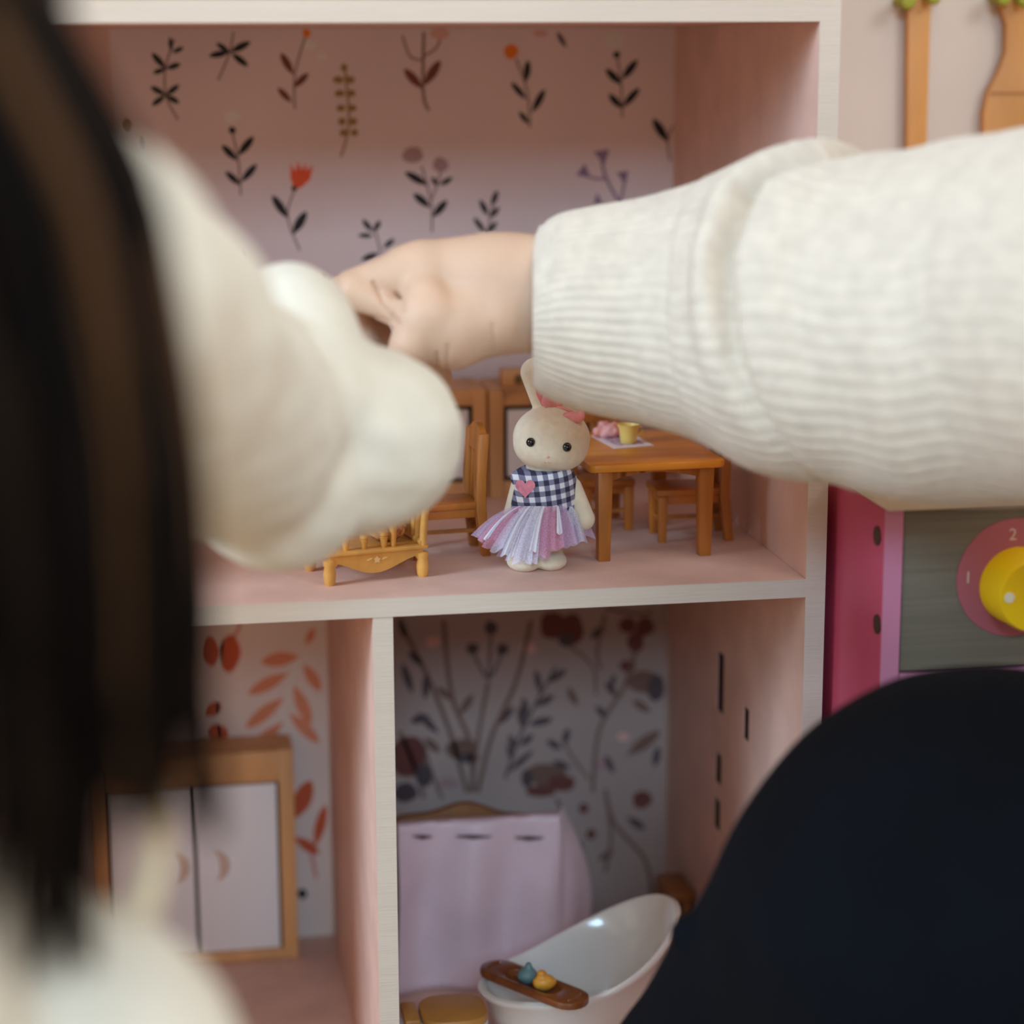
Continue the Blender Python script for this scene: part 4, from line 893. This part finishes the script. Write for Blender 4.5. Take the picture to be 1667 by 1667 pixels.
# the rest of the body (head, neck, trunk, upper arm) is one continuous surface with the forearm
def body2(P):
    d = cone(P, hp(910, 482, -3), EL, 2.1, 2.6)
    d = smin(d, cone(P, EL, SH, 2.7, 3.4), 0.8)
    d = smin(d, cone(P, SH, CH, 3.4, 6.0), 1.5); d = smin(d, cone(P, CH, PEL, 6.0, 7.0), 2)
    d = smin(d, cone(P, CH+np.array([0, 0, 3]), HD-np.array([0, 0, 6]), 3.2, 2.8), 1.5)
    d = smin(d, ell(P, HD, (6.6, 7.8, 8.6)), 1.0); d = smin(d, ell(P, HD+np.array([-3.0, 6.2, -4.2]), (3.0, 2.0, 2.6)), 1.0)
    d = smin(d, ell(P, HD+np.array([-3.6, 7.4, -1.4]), (.7, .9, .8)), 0.5)
    for s in (-1, 1): d = smin(d, ell(P, HD+np.array([6.4*s, 0, -1.5]), (.8, 1.3, 1.8)), 0.4)
    return d
bm2 = nets(body2, np.minimum.reduce([hp(905, 482, -3), EL, PEL])-8, np.maximum(HD, SH)+np.array([14, 10, 9.5]), 0.55)
mm = M(); mm.add(hand.v, hand.f); mm.add(bm2.v, bm2.f)
obj('body', mm, SKIN, p2, ang=180)
obj('fingernail', M().ball(hp(626, 612, -4.6), (.3, .12, .36), 12, 8), mat('nail_pink', (236, 190, 180), 0.3), p2)

# knitted sleeve, lofted along the arm with raised ribs
st_x = [868, 880, 905, 960, 1050, 1150, 1230, 1290, 1350, 1420, 1490, 1560, 1667, 1800, 1950, 2100]
st_t = [385, 366, 350, 339, 324, 296, 262, 236, 233, 254, 256, 234, 213, 210, 270, 360]
st_b = [634, 642, 654, 672, 690, 722, 764, 782, 792, 803, 814, 826, 812, 830, 860, 850]
st_y = [-3.0, -3.0, -3.1, -3.4, -4.0, -5.0, -6.2, -7.2, -8.2, -9.4, -10.6, -11.8, -13.6, -16.5, -19.5, -22]
NS, NR, PER = 240, 62, 9
sx = np.linspace(868, 2100, NS)
def smooth(v, k):
    for _ in range(k): v = np.concatenate([v[:1], (v[:-2]+2*v[1:-1]+v[2:])/4, v[-1:]])
    return v
tT, tB, tY = smooth(np.interp(sx, st_x, st_t), 14), smooth(np.interp(sx, st_x, st_b), 14), smooth(np.interp(sx, st_x, st_y), 20)
tT[:3] = np.interp(sx[:3], st_x, st_t); tB[:3] = np.interp(sx[:3], st_x, st_b)
cen = np.array([at(x, (a+b)/2, y) for x, a, b, y in zip(sx, tT, tB, tY)])
V = []; NC = NR*PER; RIDGE = []
ph = 2*math.pi*np.arange(NC)/NC
vup = np.array([0, 0, 1.0])
rad_a = np.array([(b-a)/2/pxcm(c) for a, b, c in zip(tT, tB, cen)])
for i in range(NS):
    t = cen[min(i+2, NS-1)]-cen[max(i-2, 0)]; t /= np.linalg.norm(t)
    v = UP; w = np.cross(v, t); w /= np.linalg.norm(w)
    if w[1] > 0: w = -w          # w points to the viewer side
    a = rad_a[i]; b = a*0.86
    # phi 0 = top, pi/2 = front (towards the viewer)
    up_ = np.cos(ph); fr_ = np.sin(ph)
    # crease where the pushed-up cuff folds over: its place depends on the angle round the arm
    xc = np.interp(ph, [0, 0.35, 0.8, 1.3, 1.9, 2.4, 3.2, 5.0, 6.28], [1425, 1400, 1305, 1287, 1305, 1345, 1360, 1390, 1425])
    dep = np.interp(ph, [0, 0.3, 0.8, 1.6, 2.1, 2.6, 3.4, 5.6, 6.28], [0.25, 0.5, 0.75, 0.62, 0.28, 0.1, 0.05, 0.15, 0.25])
    dx = sx[i]-xc
    g = -1.35*dep*np.exp(-(dx/15.0)**2)+0.55*dep*np.exp(-((dx+42)/30.0)**2)+0.25*dep*np.exp(-((dx-58)/40.0)**2)
    g += 0.10*np.sin(sx[i]/38+2.2*np.sin(ph*2+0.6))*np.clip((sx[i]-1050)/400, 0, 1)*np.clip(-np.cos(ph)+0.6, 0, 1)
    g += 0.14*np.sin(sx[i]/75+ph*1.7)*np.clip((sx[i]-1300)/300, 0, 1)
    wob = 0.02*math.sin(sx[i]/60)+0.012*math.sin(sx[i]/23+1)
    rib = np.abs(np.cos(NR/2*(ph+wob*np.sin(ph*3))))
    r = g+(0.05+0.02*a/4)*(rib**0.6-0.6)*(1.15 if sx[i] < 1060 else 0.8)
    rim = 0.0 if i > 4 else -0.12*(1-i/4)**2
    r = r+rim
    V.append(cen[i]+((a+r)*up_)[:, None]*v+((b+r)*fr_)[:, None]*w)
# inner lip of the cuff
t = cen[2]-cen[0]; t /= np.linalg.norm(t)
inner = cen[0]+(V[0]-cen[0])*0.93
deep = cen[0]+t*2.2+(V[0]-cen[0])*0.90
allV = np.concatenate([deep, inner]+V)
rows = NS+2
F = [(i*NC+k, i*NC+(k+1) % NC, (i+1)*NC+(k+1) % NC, (i+1)*NC+k) for i in range(rows-1) for k in range(NC)]
m = M(); m.v = [tuple(p) for p in allV]; m.f = F; m.m = [0]*len(F)
slv = obj('sweater_sleeve', m, KNIT, p2, ang=180)
# wool fuzz standing off the knit
rs = np.random.RandomState(3); m = M(); vv = []; ff = []
for q in range(16000):
    i = rs.randint(2, 165); k = rs.randint(NC); p = V[i][k]; nrm = p-cen[i]; nrm /= np.linalg.norm(nrm)
    d = nrm+rs.normal(size=3)*0.75; d /= np.linalg.norm(d); l = rs.uniform(0.06, 0.22); sd = np.cross(d, rs.normal(size=3)); sd /= np.linalg.norm(sd); c = len(vv)
    vv += [p-nrm*.03-sd*.004, p-nrm*.03+sd*.004, p+d*l+rs.normal(size=3)*.02]; ff.append((c, c+1, c+2))
m.v = [tuple(x) for x in vv]; m.f = ff; m.m = [0]*len(ff)
fz = obj('wool_fuzz', m, KNIT, slv, smooth=False); fz['kind'] = 'stuff'
# sweater trunk (outside the frame)
def trunk2(P):
    d = cone(P, EL-np.array([.6, 0, 0]), SH, 5.2, 5.6); d = smin(d, cone(P, SH, CH, 5.2, 7.6), 2); d = smin(d, cone(P, CH, PEL+np.array([0, 0, 3]), 7.8, 8.6), 2)
    d = smin(d, cone(P, CH, CH+np.array([9, 0, 1]), 6.5, 4.6), 2); d = smin(d, cone(P, CH+np.array([9, 0, 1]), CH+np.array([12, 4, -15]), 4.8, 4.2), 1.5)
    return d+0.25*fbm(P, .5, 2)
obj('sweater', nets(trunk2, np.array([EL[0]-7, -46, FLOOR+6]), np.array([CH[0]+19, -6, SH[2]+10]), 0.7), KNIT, p2, ang=180)
# navy trousers: hip and thigh seen low at the right
def trousers(P):
    h = at(1615, 1520, -19); k0 = at(1440, 1520, -17); k1 = at(1190, 1810, -11)
    d = ell(P, h, (440/pxcm(h), 8.4, 436/pxcm(h)))
    d = smin(d, cone(P, k0, k1, 285/pxcm(k0), 222/pxcm(k1)), 1.2)
    b = at(1124, 1522, -14.5); d = smin(d, np.linalg.norm(P-b, axis=1)-34/pxcm(b), 0.35)
    kn_ = np.array([k1[0]-1.5, k1[1]+1.0, FLOOR+3.2])
    d = smin(d, cone(P, k1, kn_+np.array([2, -2, 1.5]), 4.0, 3.6), 1.5)
    d = smin(d, cone(P, np.array([h[0]+1, h[1], FLOOR+7]), PEL, 6.8, 7.2), 2)
    d = smin(d, cone(P, np.array([h[0]+9, h[1]+6, FLOOR+4]), PEL, 4.2, 6), 2)
    d = d+0.10*fbm(P, 0.5, 11)
    # soft fold running down the thigh
    f0, f1 = at(1215, 1330, -22), at(1120, 1600, -18)
    d = d-0.12*np.exp(-(cone(P, f0, f1, 0, 0)/0.8)**2)
    return np.maximum(d, FLOOR+0.05-P[:, 2])
hc2 = at(1615, 1520, -19)
obj('trousers', nets(trousers, np.array([2.0, -36, FLOOR-.2]), np.array([38, -2, hc2[2]+10]), 0.33), NAVY, p2, ang=180)
for s, (x, y) in enumerate(((14, -12), (24, -16))):
    c = np.array([hc2[0]+3+8*s, -33.0-s, FLOOR+1.9]); obj('shoe', nets(lambda P: np.maximum(smin(cone(P, c, c+np.array([1, -6, -.4]), 2.3, 1.9), ell(P, c+np.array([0, 1, .6]), (2.3, 2.6, 2.2)), .6), FLOOR+.05-P[:, 2]), c-9, c+5, .4), mat('shoe_grey', (70, 70, 78), 0.7), p2, ang=180)
rs = np.random.RandomState(8)
def hairmesh(paths, rads, mats_i, n=5):
    m = M()
    for p, r, mi in zip(paths, rads, mats_i):
        L_ = len(p); m.tube(p, [r*min(1, 2.2*(1-j/(L_-1))+0.12) for j in range(L_)], n, mi=mi, cap=False)
    return m
paths = []; rads = []; mis = []
for q in range(420):
    a = rs.uniform(0, 2*math.pi); e = rs.uniform(0.1, 1.0)
    if -0.2 < math.sin(a)*1 and math.sin(a) > 0.55 and e > 0.5: continue
    s0 = HD+np.array([0, 0, 8.6]); pp = []
    for t in np.linspace(0, 1, 9):
        th = t*(1.25+0.5*e); pp.append(HD+np.array([7.0*math.sin(th)*math.cos(a), 8.2*math.sin(th)*math.sin(a), 9.1*math.cos(th)])+np.array([0, 0, -max(0, t-.6)*6*e]))
    paths.append(pp); rads.append(0.45); mis.append(rs.randint(4))
obj('hair', hairmesh(paths, rads, mis), HAIRS, p2, ang=180)

# ------------------------------------------------------------------ child on the left: long brown hair, cream blouse
HY = -39.0
hd1 = at(-640, -330, -40.0)
p1base = np.array([hd1[0]-1, -43.0, FLOOR])
p1 = thing('person', 'child with long brown hair and a cream puff-sleeved blouse, seen from behind at left', 'person', p1base)
sh1 = at(40, 560, -37); el1 = at(340, 690, -19); wr1 = at(560, 700, -4.5)
sp1 = np.array([hd1[0]-1.0, -42.0, sh1[2]])
pel1 = np.array([hd1[0]-1.0, -44.0, FLOOR+8])
def body1(P):
    d = ell(P, hd1, (7.0, 8.0, 8.8)); d = smin(d, ell(P, hd1+np.array([1.0, 6.6, -4.4]), (3.2, 2.0, 2.6)), 1.0); d = smin(d, ell(P, hd1+np.array([1.2, 8.2, -1.4]), (.7, .9, .8)), 0.5)
    d = smin(d, cone(P, hd1-np.array([0, 0, 5]), sp1, 3.0, 3.6), 1.5); d = smin(d, cone(P, sp1, pel1, 5.0, 6.0), 2.0)
    d = smin(d, cone(P, sp1, sh1, 3.0, 2.2), 1.0); d = smin(d, cone(P, sh1, el1, 1.8, 1.5), .5); d = smin(d, cone(P, el1, wr1, 1.5, 1.5), .4)
    d = smin(d, cone(P, wr1, wr1+np.array([0.4, 2.4, -.3]), 1.8, 2.0), .6)
    for i, (a, b) in enumerate(((-1.2, .2), (-.5, .5), (.3, .5), (1.0, .2))):
        q = wr1+np.array([.4+a*1.0, 3.2, -.1+b]); d = smin(d, cone(P, q, q+np.array([.1, 1.7, -.5]), .62, .55), .15); d = smin(d, cone(P, q+np.array([.1, 1.7, -.5]), q+np.array([.1, 1.9, -1.8]), .55, .45), .15)
    q = wr1+np.array([-1.3, 1.5, -.5]); d = smin(d, cone(P, q, q+np.array([-.6, 1.9, -.9]), .75, .55), .3)
    return d
bb = nets(body1, np.array([hd1[0]-12, -56, FLOOR+2]), np.array([wr1[0]+6, 5, hd1[2]+10]), 0.42)
obj('body', bb, SKIN, p1, ang=180)
def E_(x, y, Y, rx, ry, rd):
    c = at(x, y, Y); k = 1/pxcm(c); return c, (rx*k, rd, ry*k)
def blouse(P):
    # puffed lower sleeve
    d = None
    for x, y, Y, rx, ry, rd in ((570, 716, -9, 183, 158, 3.6), (452, 786, -11, 148, 142, 3.6), (468, 562, -9, 118, 136, 2.8), (400, 690, -13, 150, 210, 4.0), (492, 650, -10, 128, 150, 3.6)):
        c, r = E_(x, y, Y, rx, ry, rd); e = ell(P, c, r); d = e if d is None else smin(d, e, 0.5)
    # upper sleeve running back to the shoulder
    a0, a1, a2 = at(70, 470, -33), at(210, 560, -25), at(360, 700, -16)
    d = smin(d, cone(P, a0, a1, 262/pxcm(a0), 235/pxcm(a1)), 0.8); d = smin(d, cone(P, a1, a2, 235/pxcm(a1), 180/pxcm(a2)), 1.0)
    # gathered cuff behind the puff
    d = smin(d, cone(P, wr1+np.array([0, -1.5, 0]), wr1+np.array([.3, .4, 0]), 2.6, 2.1), 0.4)
    # trunk, shoulders and the bloused waist low at the left
    d = smin(d, cone(P, sp1+np.array([0, 0, -1]), a0, 4.8, 3.6), 1.2)
    d = smin(d, cone(P, sp1+np.array([0, 0, -2]), pel1+np.array([0, 0, 2]), 6.2, 7.4), 2.0)
    hipb = at(10, 1830, -38); d = smin(d, ell(P, hipb, (4.9, 5.2, 4.6)), 0.8)
    # folds
    fo = 0.10*fbm(P, 0.8, 21)+0.07*fbm(P, 1.7, 5)
    r0, r1 = at(330, 668, -16.2), at(640, 690, -13.4)
    fo = fo-0.28*np.exp(-(cone(P, r0, r1, 0, 0)/0.8)**2)
    v0, v1 = at(392, 470, -12), at(420, 640, -13)
    fo = fo+0.30*np.exp(-(cone(P, v0, v1, 0, 0)/0.7)**2)
    w0, w1 = at(600, 600, -12), at(500, 560, -12.5)
    fo = fo+0.14*np.exp(-(cone(P, w0, w1, 0, 0)/0.6)**2)
    for (a, b, h, w_) in (((430, 445, -11.6), (520, 520, -12), .16, .35), ((640, 600, -12), (700, 720, -12.2), .14, .4), ((520, 640, -13), (640, 780, -12.8), .16, .45), ((380, 760, -16), (470, 900, -14.5), .2, .5), ((250, 330, -31), (330, 520, -27), .25, .6), ((560, 800, -12.5), (660, 830, -12), .12, .35)):
        fo = fo+h*np.exp(-(cone(P, at(*a), at(*b), 0, 0)/w_)**2)
    d = d+fo*np.clip((P[:, 1]+40)/6, 0.3, 1)
    return np.maximum(d, FLOOR+1-P[:, 2])
obj('blouse', nets(blouse, np.array([hd1[0]-12, -54, FLOOR+.5]), np.array([at(800, 700, -9)[0], -2.5, sh1[2]+9]), 0.33), BLOUSE, p1, ang=180)
def skirt1(P):
    d = cone(P, pel1+np.array([0, 0, 0]), np.array([pel1[0]+2, pel1[1]+10, FLOOR+4.5]), 7.6, 6.0); d = smin(d, cone(P, np.array([pel1[0]-3, pel1[1]-6, FLOOR+4]), np.array([pel1[0]+3, pel1[1]+8, FLOOR+4]), 5, 5), 2)
    return np.maximum(d+.2*fbm(P, .7, 4), FLOOR+.05-P[:, 2])
obj('skirt', nets(skirt1, np.array([pel1[0]-14, -64, FLOOR-.3]), np.array([pel1[0]+12, -24, FLOOR+18]), 0.6), mat('skirt_cream', (214, 202, 182), 0.9), p1, ang=180)

# hair: long strands from the crown, falling over shoulder and back
rs = np.random.RandomState(12)
cont = [(-420, -900), (-120, -420), (10, -150), (78, 0), (128, 100), (192, 220), (238, 330), (268, 480), (304, 620), (326, 750), (338, 900), (344, 1000), (336, 1100), (338, 1200), (350, 1290)]
cy_ = [c[1] for c in cont]; cx_ = [c[0] for c in cont]
paths = []; rads = []; mis = []
NH = 900
for q in range(NH):
    u = rs.beta(1.0, 1.15) if q > 60 else rs.uniform(0, .06)    # 0 = right edge, 1 = far left
    ln = rs.uniform(1250, 1400) - 60*abs(math.sin(u*9+.6))
    if u < 0.10: ln = rs.uniform(1260, 1370)
    if 0.30 < u < 0.75: ln = rs.uniform(1330, 1600)
    yy = np.linspace(-880, ln, 24); width = 620
    ph1, ph2 = rs.uniform(0, 6.28, 2); dep = HY+rs.uniform(-2.4, 3.0)-2.5*math.sin(u*math.pi)
    cl_ = math.sin(u*40)*10
    pp = []
    for y in yy:
        t = (y+880)/(ln+880)
        x = np.interp(y, cy_, cx_)-u*width*(0.95+0.05*t)+(8*math.sin(y/230+ph1)+16*math.sin(y/170+int(u*14)*2.1))*t+cl_*t*1.6
        if t > .8: x += (t-.8)*5*(-14 if u < .1 else 10*math.sin(ph2))
        Yd = dep-1.5*math.sin(t*2.5)+0.5*math.sin(y/300+ph2)
        pp.append(at(x, y, Yd))
    lock = int(u*26)
    if u < 0.04 and rs.rand() < .4: lock = 5  # some right-edge strands coloured lighter to paint in backlight
    paths.append(pp); rads.append(rs.uniform(0.10, 0.26)); mis.append((3, 0, 0, 1, 0, 2, 3, 0, 3, 0, 3, 1, 0, 1, 3, 0, 0, 2, 1, 0, 3, 1, 0, 3, 0, 3)[lock % 26] if rs.rand() < .8 else rs.choice([0, 3, 1, 0]))
m = hairmesh(paths, rads, mis)
# strands over the crown and down the back
p3 = []; r3 = []; m3 = []
for q in range(620):
    a = math.radians(rs.uniform(150, 372)); fall = rs.uniform(9, 25); rr = rs.uniform(0.97, 1.05); pp = []
    for t in np.linspace(0.02, 1, 12):
        th = min(t*1.9, 1)*1.62; x = 7.9*math.sin(th)*math.cos(a)*rr; y = 8.9*math.sin(th)*math.sin(a)*rr-.6; z = 9.6*math.cos(th)*rr+.6
        dn = max(0, t*1.9-1)/0.9*fall; w_ = max(0, t*1.9-1)
        px_ = hd1[0]+x*(1-.25*w_)+.3*math.sin(q+t*6)*w_; py_ = hd1[1]+y-1.2*w_
        if px_ > -16.3 and z < 4: px_ = -16.3-rs.uniform(0, .6)
        pp.append(np.array([px_, py_, hd1[2]+z-dn]))
    p3.append(pp); r3.append(rs.uniform(.22, .42)); m3.append(rs.choice([0, 3, 1, 0, 3, 2], p=[.25, .25, .2, .1, .12, .08]))
mb = hairmesh(p3, r3, m3); m.add(mb.v, mb.f); m.m[-len(mb.f):] = mb.m
hr = obj('hair', m, HAIRS, p1, ang=180)
capm = nets(lambda P: np.maximum(ell(P, hd1+np.array([0, -.6, .6]), (7.8, 8.8, 9.4)), (P[:, 1]-hd1[1]-4.0)*0.8-(P[:, 2]-hd1[2])*0.35), hd1-11, hd1+11, 0.5)
obj('hair_crown', capm, HAIRS[1], p1, ang=180)

# cream ribbon hanging from the hair
m = M(); n = 12; V = []
for i in range(n):
    t = i/(n-1); x = 262+6*math.sin(t*3)-36*t**1.6; y = 1270+225*t; w = 15+9*t
    V += [at(x-w, y, -37.5+0.6*math.sin(t*4)), at(x+w, y, -37.1+0.6*math.sin(t*4+.5))]
m.add(V, [(2*i, 2*i+1, 2*i+3, 2*i+2) for i in range(n-1)])
rb = obj('hair_ribbon', m, mat('ribbon_cream', (226, 212, 180), 0.7), p1, ang=180); sd = rb.modifiers.new('thickness', 'SOLIDIFY'); sd.thickness = 0.05*S
